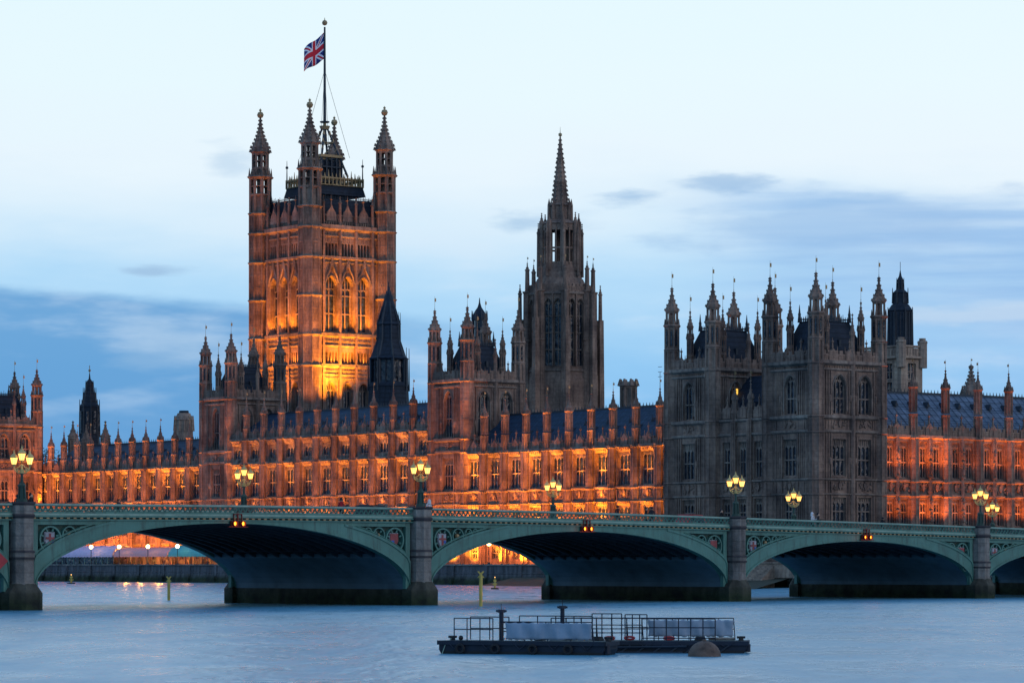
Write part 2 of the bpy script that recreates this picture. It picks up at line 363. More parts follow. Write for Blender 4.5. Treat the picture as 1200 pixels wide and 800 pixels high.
def window_mesh(w, h, n=3, trans=(.45,), head=.9, arch=False, depth=.6, mull=.13):
    k = (w, h, n, trans, head, arch, depth, mull)
    if k in WC: return WC[k]
    mb = MB(); g = depth - .04
    mb.quad((-w / 2, g, 0), (w / 2, g, 0), (w / 2, g, h), (-w / 2, g, h), 0)
    y0, y1 = depth - (.26 if depth > .5 else .17), depth - .05
    for i in range(1, n):
        x = -w / 2 + w * i / n; mb.box(x - mull / 2, x + mull / 2, y0, y1, 0, h - .01, 1)
    for x, sg in ((-w / 2, 1), (w / 2, -1)): mb.box(min(x, x + sg * mull), max(x, x + sg * mull), y0 + .02, y1, 0, h, 1)
    for tf in trans: mb.box(-w / 2, w / 2, y0 - .03, y1 - .01, h * tf - .1, h * tf + .1, 1)
    if head > 0:
        if not arch: mb.box(-w / 2, w / 2, depth - .12, depth - .06, h - head + .05, h, 1)
        for i in range(n):        # small pointed heads above each light, then panel tracery
            xa = -w / 2 + w * i / n; xb = xa + w / n; zc = h - head
            mb.plate([(xa, zc - .35), (xa + .05, zc - .35), ((xa + xb) / 2, zc), (xb - .05, zc - .35), (xb, zc - .35), (xb, zc + .12), (xa, zc + .12)], y0 + .03, y1 - .02, 1)
            xm = (xa + xb) / 2; mb.box(xm - .05, xm + .05, y0 + .03, y1, zc, h, 1)
        mb.box(-w / 2, w / 2, y0 + .01, y1 - .03, h - .14, h + .01, 1)
    if arch:
        S = 8; zc = h - w * .62
        for sg in (-1, 1):
            for q in range(S):
                f0, f1 = q / S, (q + 1) / S
                def pt(f): return sg * w / 2 * (1 - f), zc + (h - zc) * math.sin(f * math.pi / 2) ** .75
                (xa, za), (xb, zb) = pt(f0), pt(f1)
                mb.plate([(xa, za), (xb, zb), (xb, h + .02), (xa, h + .02)] if sg < 0 else [(xb, zb), (xa, za), (xa, h + .02), (xb, h + .02)], .005, g - .02, 1)
        mb.box(-w / 2 - .25, -w / 2 - .02, -.14, -.002, h * .1, zc, 1); mb.box(w / 2 + .02, w / 2 + .25, -.14, -.002, h * .1, zc, 1)
        for sg in (-1, 1):        # hood mould
            pts = [(sg * (w / 2 + .12) * (1 - f), zc + (h + .2 - zc) * math.sin(f * math.pi / 2) ** .75) for f in [q / 6 for q in range(7)]]
            for a_, b_ in zip(pts, pts[1:]): mb.tube((a_[0], -.08, a_[1]), (b_[0], -.08, b_[1]), .11, n=4, m=1)
    WC[k] = mb.mesh('window', ['glass', 'trim']); return WC[k]
def octo(mb, cx, cy, z0, z1, r, mode='panel', m=0):
    if mode == 'solid': mb.fr(cx, cy, z0, z1, r, r, 8, m); return
    if mode == 'panel': mb.fr(cx, cy, z0, z1, r * .84, r * .84, 8, m)
    for i in range(8):
        a = math.pi / 8 + i * math.pi / 4; x = cx + r * .9 * math.cos(a); y = cy + r * .9 * math.sin(a)
        mb.fr(x, y, z0, z1, r * .17, r * .17, 4, m, a)
    mb.fr(cx, cy, z0, z0 + .18, r * 1.04, r * 1.0, 8, m); mb.fr(cx, cy, z1 - .3, z1, r * 1.0, r * 1.04, 8, m)
    if mode == 'open' and z1 - z0 > 2.5: mb.fr(cx, cy, (z0 + z1) / 2 - .08, (z0 + z1) / 2 + .08, r * .95, r * .95, 8, m)
def collar(mb, cx, cy, z, r, h=.3, m=0):
    mb.fr(cx, cy, z - h, z, r * .9, r * 1.12, 8, m); mb.fr(cx, cy, z, z + h * .5, r * 1.12, r * 1.02, 8, m)
def spire(mb, cx, cy, z0, z1, r, m=0, ogee=True, crk=5, fin=True):
    H = z1 - z0
    prof = [(r, z0), (r * .92, z0 + H * .14), (r * .62, z0 + H * .30), (r * .36, z0 + H * .5), (r * .18, z0 + H * .74), (r * .09, z1)] if ogee else [(r, z0), (r * .08, z1)]
    mb.lathe(cx, cy, prof, 8, m)
    for k in range(crk):
        f = (k + .4) / (crk + .2); zz = z0 + H * f
        for (ra, za), (rb, zb) in zip(prof, prof[1:]):
            if za <= zz <= zb: rr = ra + (rb - ra) * (zz - za) / (zb - za); break
        q = max(.07, r * .15 * (1 - f * .5))
        for i in range(8):
            a = math.pi / 8 + i * math.pi / 4; x = cx + (rr + q * .5) * math.cos(a); y = cy + (rr + q * .5) * math.sin(a)
            mb.fr(x, y, zz - q, zz + q, q * 1.1, q * .4, 4, m, a)
    if fin:
        q = max(.16, r * .24); mb.fr(cx, cy, z1 - H * .13, z1 - H * .13 + q, q * .5, q * 1.15, 4, m); mb.fr(cx, cy, z1 - H * .13 + q, z1 - H * .13 + q * 1.8, q * 1.15, q * .2, 4, m)
def vane(mb, cx, cy, z, h, m=1):
    mb.tube((cx, cy, z - .1), (cx, cy, z + h), .04, .02, 4, m)
    mb.box(cx - .02, cx + .02, cy - .04, cy + .28, z + h * .6, z + h * .84, m); mb.ball((cx, cy, z + .2), .08, 6, m)
def string(mb, a0, a1, z, p=.22, h=.3, m=0):
    mb.plate([(a0, z), (a1, z), (a1, z + h), (a0, z + h)], -p, .02, m)
    mb.add([(a0, -p, z), (a1, -p, z), (a1, -.01, z - h * .7), (a0, -.01, z - h * .7)], [(0, 1, 2, 3)], m)
def carving(mb, a, z0, z1, w, m=0, n=12):
    zc = (z0 + z1) / 2; hh = (z1 - z0)
    mb.plate([(a - .3, zc + hh * .3), (a - .3, zc - hh * .05), (a, zc - hh * .36), (a + .3, zc - hh * .05), (a + .3, zc + hh * .3)], -.22, -.02, m)
    for i in range(n):
        sg = -1 if i % 2 else 1; x = a + sg * random.uniform(.38, w / 2 - .1); z = random.uniform(z0 + .2, z1 - .2); q = random.uniform(.1, .22)
        mb.ball((x, -.06, z), q, 6, m, 1.3)
    mb.ball((a, -.1, zc + hh * .4), .17, 6, m)
def ribs(mb, a0, a1, z0, z1, step, w=.1, d=.12, m=0):
    n = max(1, int(round((a1 - a0) / step)))
    for i in range(n + 1):
        x = a0 + (a1 - a0) * i / n; mb.box(x - w / 2, x + w / 2, -d, .01, z0, z1, m)
def parapet(mb, a0, a1, z, h=.9, mer=.5, step=1.1, gables=(), gw=1.7, gh=1.9, m=0, skip=()):
    mb.box(a0, a1, 0.0, .35, z, z + h * .62, m)
    ribs(mb, a0, a1, z + .05, z + h * .62, .55, .12, .05, m)
    mb.box(a0, a1, -.06, .40, z + h * .58, z + h * .72, m)
    n = int((a1 - a0) / step)
    for i in range(n):
        x = a0 + (i + .5) * (a1 - a0) / n; mb.box(x - step * .3, x + step * .3, 0.01, .34, z + h * .7, z + h + .1, m)
    for g in gables:
        mb.plate([(g - gw / 2, z), (g + gw / 2, z), (g + gw / 2, z + h * .9), (g + gw * .28, z + h * 1.05), (g + gw * .2, z + gh * .8), (g, z + gh), (g - gw * .2, z + gh * .8), (g - gw * .28, z + h * 1.05), (g - gw / 2, z + h * .9)], -.16, .3, m)
        mb.box(g - .14, g + .14, -.22, -.1, z + .3, z + h, m)
        mb.fr(g, .1, z + gh - .25, z + gh + 1.5, .16, .03, 4, m); mb.fr(g, .1, z + gh + .75, z + gh + 1.0, .10, .24, 4, m); mb.fr(g, .1, z + gh + 1.0, z + gh + 1.1, .24, .05, 4, m)
        for sg in (-1, 1): mb.fr(g + sg * gw * .55, .05, z + h * .5, z + gh + .3, .13, .03, 4, m)
TC = {}
def range_turret(ztop, zc, r=.80, zb=GZ, vn=True):
    """buttress running down to the ground, free octagonal turret above the cornice"""
    k = (ztop, zc, r, zb, vn)
    if k in TC: return TC[k]
    mb = MB(); zc_ = zc - zb; zs = ztop - 2.8 - zb
    lv = [0, 5.2, 10.1, 12.25, zc_]
    if zc > 24: lv = [0, 5.2, 10.1, 12.25, 18.6, zc_]
    for i, (z0, z1) in enumerate(zip(lv, lv[1:])):
        q = r * (1.12 - .04 * i); mb.fr(0, -.15, z0, z1, q * .93, q * .93, 8)
        for j in range(8):
            a = math.pi / 8 + j * math.pi / 4
            if math.sin(a) < .5: mb.fr(q * .93 * math.cos(a), -.15 + q * .93 * math.sin(a), z0, z1, .1, .1, 4)
        collar(mb, 0, -.15, z1 - .05, q * 1.02, .25)
        if z1 - z0 > 4: mb.fr(0, -.15, (z0 + z1) / 2 - .07, (z0 + z1) / 2 + .07, q, q, 8)
    octo(mb, 0, 0, zc_, zc_ + (zs - zc_) * .45, r * .86, 'panel'); collar(mb, 0, 0, zc_ + (zs - zc_) * .46, r * .86, .2)
    octo(mb, 0, 0, zc_ + (zs - zc_) * .5, zs, r * .80, 'panel'); collar(mb, 0, 0, zs, r * .9, .25)
    for i in range(8):
        a = i * math.pi / 4; mb.fr(r * .74 * math.cos(a), r * .74 * math.sin(a), zs, zs + .75, .2, .03, 4, 0, a)
    spire(mb, 0, 0, zs + .1, ztop - zb, r * .78, 0, True, 3)
    if vn: vane(mb, 0, 0, ztop - zb, 1.5, 1)
    TC[k] = mb.mesh('turret', ['stone', 'gold']); return TC[k]
def tower_turret(zc, ztip, r=1.17, zb=GZ, top_only=False):
    k = ('T', zc, ztip, r, zb, top_only)
    if k in TC: return TC[k]
    mb = MB(); c = zc - zb; H = ztip - zc; z0 = c - 2 if top_only else 0
    for i, (a, b_) in enumerate(((0, 10.1), (10.1, 12.25), (12.25, 19), (19, 21.3), (21.3, c))):
        if top_only: break
        mb.fr(0, 0, a, b_, r * .98, r * .98, 8)
        for j in range(8): an = math.pi / 8 + j * math.pi / 4; mb.fr(r * 1.0 * math.cos(an), r * math.sin(an), a, b_, .1, .1, 4)
        for f in (.33, .66):
            if b_ - a > 5: mb.fr(0, 0, a + (b_ - a) * f - .08, a + (b_ - a) * f + .08, r * 1.05, r * 1.05, 8)
        collar(mb, 0, 0, b_, r * 1.06, .28)
    if top_only: mb.fr(0, 0, z0, c, r, r, 8)
    octo(mb, 0, 0, c, c + H * .27, r, 'panel'); collar(mb, 0, 0, c + H * .27, r, .25)
    octo(mb, 0, 0, c + H * .28, c + H * .53, r * .96, 'panel')
    for i in range(8):
        a = i * math.pi / 4; 
        x, y = r * .80 * math.cos(a), r * .80 * math.sin(a); mb.fr(x, y, c + H * .32, c + H * .49, r * .13, r * .13, 4, 2, a + math.pi / 4)
    collar(mb, 0, 0, c + H * .55, r * 1.08, .35)
    for i in range(8):
        a = math.pi / 8 + i * math.pi / 4; mb.fr(r * .95 * math.cos(a), r * .95 * math.sin(a), c + H * .55, c + H * .63, .17, .05, 4, 0, a)
    octo(mb, 0, 0, c + H * .55, c + H * .72, r * .80, 'open'); mb.fr(0, 0, c + H * .55, c + H * .72, r * .3, r * .3, 8); collar(mb, 0, 0, c + H * .72, r * .86, .25)
    spire(mb, 0, 0, c + H * .72, c + H, r * .92, 0, True, 5); vane(mb, 0, 0, c + H, 2.4, 1)
    TC[k] = mb.mesh('turret', ['stone', 'gold', 'glass']); return TC[k]
def hip_roof(rt, s0, s1, v0, v1, z0, z1, ins, mt='dark_roof', crest=True):
    mb = MB(); i2 = min(ins, (v1 - v0) / 2 - .4, (s1 - s0) / 2 - .4)
    b = [(s0, v0), (s1, v0), (s1, v1), (s0, v1)]; tp = [(s0 + i2, v0 + i2), (s1 - i2, v0 + i2), (s1 - i2, v1 - i2), (s0 + i2, v1 - i2)]
    mb.add([(*p, z0) for p in b] + [(*p, z1) for p in tp], [(0, 1, 5, 4), (1, 2, 6, 5), (2, 3, 7, 6), (3, 0, 4, 7), (4, 5, 6, 7), (3, 2, 1, 0)], 0)
    if crest:
        for (p, q) in zip(tp, tp[1:] + tp[:1]):
            ln = math.dist(p, q); n = max(3, int(ln / .42))
            mb.tube((*p, z1 + .45), (*q, z1 + .45), .06, n=4, m=1); mb.tube((*p, z1 + .05), (*q, z1 + .05), .09, n=4, m=1)
            for k in range(n + 1):
                x = p[0] + (q[0] - p[0]) * k / n; y = p[1] + (q[1] - p[1]) * k / n; mb.fr(x, y, z1, z1 + (1.15 if k % 4 == 0 else .8), .08, .03, 4, 1)
        for p in tp: mb.fr(*p, z1, z1 + 2.6, .3, .03, 4, 1); mb.ball((*p, z1 + 1.2), .25, 6, 1)
    for sd in (-1, 1):                   # small lucarnes on the slopes
        for f in (.25, .5, .75):
            x = s0 + (s1 - s0) * f; mb.box(x - .22, x + .22, v0 + i2 * .35, v0 + i2 * .8, z0 + (z1 - z0) * .38, z0 + (z1 - z0) * .55, 1)
            y = v0 + (v1 - v0) * f; mb.box(s1 - i2 * .8, s1 - i2 * .35, y - .22, y + .22, z0 + (z1 - z0) * .38, z0 + (z1 - z0) * .55, 1)
        break
    return mb.build('roof', [mt, 'dark_iron'], rt)
A0, B0, C0, D0 = 13.4, 15.5, 22.0, 26.4       # string-course heights shared by the whole front
def gothic_facade(rt, side, plane, a0, a1, zt, cols, storeys, strings, gables=(), carve=True, par=True, rib_cols=(), wallname='wall', par_h=1.2, canopy=(), dep=.6):
    """storeys: (z0, z1, w, lights, transoms, head, arch)"""
    Mx = side_m(side, plane); mb = MB(Mx); ops = []
    for c in cols:
        for (z0, z1, w, n, tr, hd, ar) in storeys: ops.append((c - w / 2, c + w / 2, z0, z1))
    wall_grid(mb, a0, a1, GZ, zt, ops, dep)
    for z, p, h in strings: string(mb, a0, a1, z, p, h, 1)
    for c in cols:
        if carve: carving(mb, c, A0 + .4, B0 - .1, 2.6, 0)
        for w in (1.7, ):
            for sg in (-1, 1):
                for z0, z1 in ((5.0, A0 - .2), (A0 + .3, B0 - .2), (B0 + .3, C0 - .2)): mb.box(c + sg * w - .09, c + sg * w + .09, -.22, .01, z0, z1, 0)
    for c in cols:
        for (z0, z1, dd) in canopy:
            mb.add([(c - 1.6, -.01, z0), (c + 1.6, -.01, z0), (c + 1.6, -dd, z1), (c - 1.6, -dd, z1)], [(0, 1, 2, 3)], 1)  # sloped plate added over each bay, tilted to catch the uplight
            for q in range(6): mb.fr(c - 1.3 + q * .52, -dd * .75, z0 + (z1 - z0) * .3, z1, .03, .17, 4, 1)
    for x in rib_cols: ribs(mb, x[0], x[1], x[2], x[3], .5, .1, .1, 0)
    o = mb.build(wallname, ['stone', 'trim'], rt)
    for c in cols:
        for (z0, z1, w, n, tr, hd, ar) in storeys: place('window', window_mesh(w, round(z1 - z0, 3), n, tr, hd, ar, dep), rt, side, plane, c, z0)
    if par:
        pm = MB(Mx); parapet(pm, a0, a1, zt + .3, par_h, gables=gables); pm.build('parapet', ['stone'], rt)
    return o
ST_G = (4.2, 6.3, 1.7, 2, (.5,), .4, False)
ST_1 = (9.0, 13.05, 2.9, 3, (.5,), .5, False)
ST_2 = (B0 + .35, C0 - .45, 3.0, 3, (.45,), .75, False)
ST_3 = (22.85, 25.35, 2.9, 3, (), .6, False)
STR = [(A0, .25, .22), (B0, .28, .25), (7.2, .3, .3)]

def range_block(name, label, group, a0, a1, tpos, plane, upper, ztip, ridge, roof='slate', back=16, side='W', tr=.80):
    rt = root(name, (a0 + a1) / 2 if side == 'W' else plane, plane if side == 'W' else (a0 + a1) / 2, label, 'palace wing', group)
    zt = D0 if upper else C0
    tp = sorted(tpos); cols = [(x + y) / 2 for x, y in zip(tp, tp[1:])]
    ext = []
    if tp[0] - a0 > 3.4: ext.append(tp[0] - (tp[1] - tp[0]) / 2)
    if a1 - tp[-1] > 3.4: ext.append(tp[-1] + (tp[1] - tp[0]) / 2)
    cols = sorted(cols + ext)
    sts = [ST_G, ST_1, ST_2] + ([ST_3] if upper else [])
    strs = STR + [(C0, .34, .34)] + ([(D0, .4, .34)] if upper else [])
    gothic_facade(rt, side, plane, a0, a1, zt, cols, sts, strs, gables=cols, dep=.42, canopy=[(21.2, 21.95, .6), (12.7, 13.35, .5)] + ([(25.4, 26.3, .6)] if upper else []))
    rm0 = MB(side_m(side, plane))
    for x in tpos:
        for q in (-1.15, -.95, .95, 1.15): rm0.box(x + q - .05, x + q + .05, -.12, .01, 5, zt - .1)
    rm0.build('blind_panelling', ['stone'], rt)
    if upper:
        pm = MB(side_m(side, plane))
        for c in cols: carving(pm, c, 22.2, 23.0, 2.4, 0, 6)
        pm.build('carved_panel', ['trim'], rt)
    me = range_turret(ztip, zt, tr)
    for x in tp: place('turret', me, rt, side, plane, x, GZ)
    # body, roof
    Mx = side_m(side, plane); bm_ = MB(Mx)
    bm_.box(a0 + .02, a1 - .02, .58, back, GZ, zt + .2); bm_.build('inner_wall', ['stone'], rt)
    rm = MB(Mx); e = .8; rd = back / 2
    rm.add([(a0, e, zt + .5), (a1, e, zt + .5), (a1, rd, ridge), (a0, rd, ridge), (a1, back, zt + .5), (a0, back, zt + .5)], [(0, 1, 2, 3), (3, 2, 4, 5), (1, 4, 2), (0, 3, 5), (0, 5, 4, 1)], 0)
    for c in cols:
        for q, zz in ((-1.0, .45), (.9, .62)):
            yy = e + (rd - e) * zz; z = zt + .5 + (ridge - zt - .5) * zz
            rm.plate([(c + q - .28, z - .25), (c + q + .28, z - .25), (c + q, z + .45)], yy - .35, yy + .5, 1)
            rm.fr(c + q, yy - .3, z + .3, z + 1.0, .06, .02, 4, 1)
    rm.box(a0, a1, rd - .08, rd + .08, ridge - .05, ridge + .28, 1)
    n = int((a1 - a0) / .8)
    for i in range(n): x = a0 + (i + .5) * .8; rm.fr(x, rd, ridge + .2, ridge + .75, .1, .03, 4, 1)
    rm.build('roof', [roof, 'dark_iron'], rt)
    return rt, cols, tp
OR = (1, .29, .012); ORS = (1, .30, .05)
def bay_lights(rt, cols, plane, zs, side='W'):
    for c in cols:
        k = random.uniform(.5, 1.4)
        for z, e, dv, lean, ang in zs:
            kk = round(k * 4) / 4
            if side == 'W': flood(rt, c, plane - dv, z, (c, plane - dv + lean, z + 6), e * kk, OR, ang, 1.0)
            else: flood(rt, plane + dv, c, z, (plane + dv - lean, c, z + 6), e * kk, (1, .16, .02), ang)

# ---------------------------------------------------------------- setting: water, ground, river wall
def sheet(name, pts, z, mt, kind='structure'):
    mb = MB(); mb.add([(*p, z) for p in pts], [tuple(range(len(pts)))]); return tag(mb.build(name, [mt]), kind=kind)
sheet('river_water', [(-2500, -300), (2500, -300), (2500, 3500), (-2500, 3500)], 0, 'water')
def PWl(*a): return tuple(PW(*a))[:2]
g = MB()
q = [PWl(200, -9.9), PWl(-1500, -9.9), PWl(-1500, 2500), PWl(200, 2500)]
g.add([(*p, GZ) for p in q] + [(*p, -3) for p in q], [(0, 1, 2, 3), (0, 1, 5, 4), (0, 3, 7, 4)])
tag(g.build('ground', ['earth']), kind='structure')
sw = root('embankment_wall', -93, -10, 'long dark stone river wall with green weed at the waterline under the palace', 'river wall', z=0)
mb = MB(side_m('W', -10)); s_l, s_r = -400, 150
mb.box(s_l, s_r, 0, .8, -2, 3.15)
mb.add([(s_l, -.9, -2), (s_r, -.9, -2), (s_r, 0, 1.9), (s_l, 0, 1.9)], [(0, 1, 2, 3)], 0)
mb.box(s_l, s_r, -.12, .05, 1.85, 2.05)
for i in range(60):
    x = -300 + i * 9.2; mb.box(x - .35, x + .35, -.75, -.01, -2, 1.2); mb.box(x - .35, x + .35, -.28, -.01, 1.2, 3.15)
mb.build('wall_face', ['river_wall'], sw)
mb = MB(side_m('W', -10)); mb.box(s_l, s_r, -.25, .9, 3.16, 3.4)
mb.build('coping', ['grey_stone'], sw)

# ---------------------------------------------------------------- main river ranges
sS3 = [SP(x, 0) for x in (567.7, 592, 616.7, 641, 666.8, 693, 718.6, 745.5, 773.5)]
sS2 = [SP(x, 0) for x in (289, 309.5, 330, 351, 372, 393.5, 415.5, 438, 461, 484.5)]
sS1 = [SP(x, 0) for x in (60, 75, 90.5, 106, 123, 138.5, 155, 171, 188, 205, 222)]
sMa, sMb = SP(505, 0), SP(547, 0)       # middle-right tower
sSa, sSb = SP(237, 0), SP(270, 0)       # middle-left tower
sE = SP(50, 0)
G1 = 'ranges of the river front between its towers'
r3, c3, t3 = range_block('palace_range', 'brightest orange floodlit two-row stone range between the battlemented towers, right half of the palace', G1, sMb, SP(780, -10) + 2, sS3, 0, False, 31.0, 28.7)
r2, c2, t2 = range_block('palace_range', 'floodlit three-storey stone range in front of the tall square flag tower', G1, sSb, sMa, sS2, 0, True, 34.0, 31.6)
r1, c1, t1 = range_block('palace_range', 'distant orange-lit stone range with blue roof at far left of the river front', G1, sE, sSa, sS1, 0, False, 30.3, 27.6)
ZS3 = [(B0 + .2, 12000, 1.35, 1.15, 62), (A0 + .3, 700, .8, .9, 110), (8.4, 9000, 1.3, 1.25, 70), (3.7, 3500, 2.0, 1.0, 100)]
bay_lights(r3, c3, 0, ZS3)
ZS2 = [(B0 + .2, 8000, 1.3, 1.15, 62), (A0 + .3, 500, .8, .9, 110), (8.4, 4500, 1.3, 1.25, 70), (22.4, 1600, 1.1, 1.4, 80), (3.7, 2500, 1.6, 1.0, 100)]
bay_lights(r2, c2, 0, ZS2)
ZS1 = [(B0 + .2, 9500, 1.3, 1.15, 62), (8.4, 5500, 1.3, 1.25, 70), (3.7, 2500, 1.6, 1.0, 100)]
bay_lights(r1, c1, 0, ZS1)
wash(sMb, -8, -8, 4.2, 0, 15, 13000, (1, .24, .02)); wash(sSb, sMa, -8, 4.2, 0, 16, 12500, (1, .24, .025)); wash(sE, sSa, -5.3, 7.6, 0, 15, 14000, (1, .24, .025))

# ---------------------------------------------------------------- battlemented corner towers
GT = 'battlemented towers with four spired turrets on the palace'
def corner_tower(label, s0, s1, v0, v1, zc, ztip, wcols, ncols, lights=None, roof_top=6.3):
    rt = root('corner_tower', (s0 + s1) / 2, (v0 + v1) / 2, label, 'tower', GT)
    top = (24.9, zc - 1.7, 2.5, 3, (.42,), .7, True)
    big = (B0 + .5, C0 - .6, 3.3, 4, (.45,), 1.0, False); low = (9.0, 13.0, 3.0, 4, (.5,), .7, False)
    sts = [(4.2, 6.3, 1.8, 2, (.5,), .4, False), low, big, top]
    strs = STR + [(C0 + .4, .3, .3), (24.4, .45, .4), (zc - .9, .3, .25), (zc, .6, .45)]
    for side, plane, a0, a1, cols in (('W', v0, s0, s1, wcols), ('N', s1, v0, v1, ncols)):
        w2 = 3.3 if len(cols) == 1 else 2.6
        sts2 = [(a, b_, min(w, w2), n if w2 > 3 else 3, tr, hd, ar) for (a, b_, w, n, tr, hd, ar) in sts]
        ribc = []; hw_ = 3.0 if len(cols) == 1 else 1.55
        edges = [a0 + 1.3] + [x for c in cols for x in (c - hw_, c + hw_)] + [a1 - 1.3]
        for xa, xb in zip(edges[::2], edges[1::2]):
            if xb - xa > .5:
                for za, zb_ in ((5, A0 - .1), (A0 + .3, B0 - .1), (B0 + .3, 18.6), (18.8, C0 + .3), (C0 + .8, 24.3), (24.8, 27.8), (28.0, zc - 1)): ribc.append((xa, xb, za, zb_))
        for za, zb_ in ((zc - .7, zc - .1),): ribc.append((a0 + 1.2, a1 - 1.2, za, zb_))
        gothic_facade(rt, side, plane, a0, a1, zc, cols, sts2, strs, gables=[a0 + (a1 - a0) * f for f in ((.3, .7) if len(cols) == 1 else (.25, .5, .75))], rib_cols=ribc, par_h=1.5)
        fm = MB(side_m(side, plane))
        for c in cols:
            carving(fm, c, 22.8, 24.3, 2.6); 
            for sg in (-1, 1):
                for q in (1.75, 2.2, 2.65):
                    fm.box(c + sg * q - .08, c + sg * q + .08, -.2, .01, 24.8, zc - 1.0); fm.box(c + sg * q - .06, c + sg * q + .06, -.16, .01, B0 + .3, C0 + .2); fm.box(c + sg * q - .06, c + sg * q + .06, -.16, .01, 5, A0 - .1)
                fm.ball((c + sg * 1.97, -.2, 27.2), .24, 6, 0, 2.6); fm.ball((c + sg * 1.97, -.2, 18.2), .24, 6, 0, 2.6)
            fm.box(c - 1.5, c + 1.5, -.35, .0, 24.35, 24.95); 
        for c in [(a + b_) / 2 for a, b_ in zip(cols, cols[1:])]:
            fm.fr(c, -.1, GZ, zc + 1.5, .45, .42, 8); fm.fr(c, -.05, zc + 1.5, zc + 4.2, .36, .33, 8); spire(fm, c, -.05, zc + 4.2, zc + 7.4, .45, 0, True, 3)
        fm.build('carved_panel', ['stone'], rt)
    bm_ = MB(); bm_.box(s0 + .02, s1 - .58, v0 + .58, v1 - .02, GZ, zc + .3)
    bm_.box(s0 + .05, s1, v1 - .4, v1 - .02, GZ, zc + 1.4); bm_.box(s0, s0 + .4, v0, v1 - .05, GZ, zc + 1.4); bm_.build('inner_wall', ['stone'], rt)
    me = tower_turret(zc, ztip)
    for s in (s0 + .5, s1 - .45):
        for v in (v0 + .45, v1 - .5): place('turret', me, rt, 'W', v, s, GZ)
    pm = tower_turret(zc, zc + (ztip - zc) * .72, .55, GZ, True)
    place('pinnacle', pm, rt, 'W', v0 + 1.6, (s0 + s1) / 2 - 1.8, GZ); place('pinnacle', pm, rt, 'W', v0 + 3.4, s1 - 1.6, GZ); place('pinnacle', pm, rt, 'W', v1 - 3.0, s1 - 1.6, GZ)
    hip_roof(rt, s0 + 1.3, s1 - 1.3, v0 + 1.3, v1 - 1.3, zc + .4, zc + roof_top, 2.2)
    return rt
NV = -10.0
nA, nB, nC, nD = SP(956, NV), SP(897, NV), SP(835, NV), SP(780, NV)
nd_ = VP(1038, nA) - NV if False else 13.8
corner_tower('dark unlit stone tower with four spired turrets, nearest corner of the palace', nB, nA, NV, NV + 13.35, 32.2, 45.2, [(nA + nB) / 2], [NV + 4.6, NV + 9.6])
corner_tower('dark unlit stone tower with four spired turrets, left neighbour of the nearest one', nD + .45, nC, NV, NV + 13.35, 32.2, 45.2, [(nC + nD) / 2], [NV + 4.6, NV + 9.6])
corner_tower('stone tower with one turret streaked orange, left of the tall octagonal spire tower', sMa, sMb, 0, 11.8, 34.4, 47.0, [(sMa + sMb) / 2], [3.6, 8.4])
corner_tower('stone tower with four spired turrets just left of the tall flag tower', sSa, sSb, 0, 11.8, 34.4, 46.7, [(sSa + sSb) / 2], [3.6, 8.4])
corner_tower('orange tinted stone tower at the far left edge of the palace', sE - 10.5, sE, -14, -.6, 31.6, 43.4, [sE - 5.2], [-9.0, -4.2])
# streaks of floodlight on the tower corner turrets
for s in (sMb, sSb):
    flood(None, s - .2, -2.3, B0 + 1, (s, 0, 30), 3000, (1, .26, .06), 34, .5); flood(None, s - .2, -2.6, 25, (s, .2, 36), 2200, (1, .22, .05), 30, .5)
flood(None, sE + 8, -20, 5, (sE, -8, 18), 60000, (1, .26, .06), 60, .8)
flood(None, sMb - 4, -7, 4, (sMb - 5, 0, 14), 11000, (1, .25, .04), 70, .8); flood(None, sSb - 4, -7, 4, (sSb - 5, 0, 14), 11000, (1, .25, .04), 70, .8)

# middle block between the two right towers
rt = root('palace_range', (nB + nC) / 2, NV, 'dark unlit stone block joining the two right-hand towers, steep black roof behind its battlements', 'palace wing', G1)
w = nB - nC; cs = [nC + w * f for f in (.2, .5, .8)]
gothic_facade(rt, 'W', NV + .8, nC, nB, 24.6, cs, [(4.2, 6.3, 1.6, 2, (.5,), .4, False), (9.0, 13.0, 2.1, 3, (.5,), .7, False), (B0 + .5, C0 - .6, 2.1, 3, (.45,), 1.0, False)], STR + [(C0 + .4, .3, .3), (24.5, .34, .3)], gables=cs, par_h=1.5)
mb = MB(); mb.box(nC + .02, nB - .02, NV + 1.4, NV + 13, GZ, 24.9); mb.build('inner_wall', ['stone'], rt)
bt = range_turret(30.5, 24.6, .5)
for f in (.35, .65): place('turret', bt, rt, 'W', NV + .8, nC + w * f, GZ)
mb = MB(); e0 = NV + 2; mb.add([(nC, e0, 25), (nB, e0, 25), (nB, NV + 7, 31.5), (nC, NV + 7, 31.5), (nB, NV + 13, 25), (nC, NV + 13, 25)], [(0, 1, 2, 3), (3, 2, 4, 5), (1, 4, 2), (0, 3, 5)]); 
for c in cs: mb.plate([(c - .5, 25.2), (c + .5, 25.2), (c + .5, 26.4), (c, 27.4), (c - .5, 26.4)], e0 + .1, e0 + 2.2)
mb.build('roof', ['dark_roof'], rt)
mb = MB(); mb.box(nC - .35, nC + .02, NV + 4.6, NV + 5.6, 28.2, 30.4); 
mbw = MB(); mbw.quad((nC + .03, NV + 4.6, 28.3), (nC + .03, NV + 5.0, 28.3), (nC + .03, NV + 5.0, 29.6), (nC + .03, NV + 4.6, 29.6)); mbw.build('lit_window', ['lit_window'], rt)

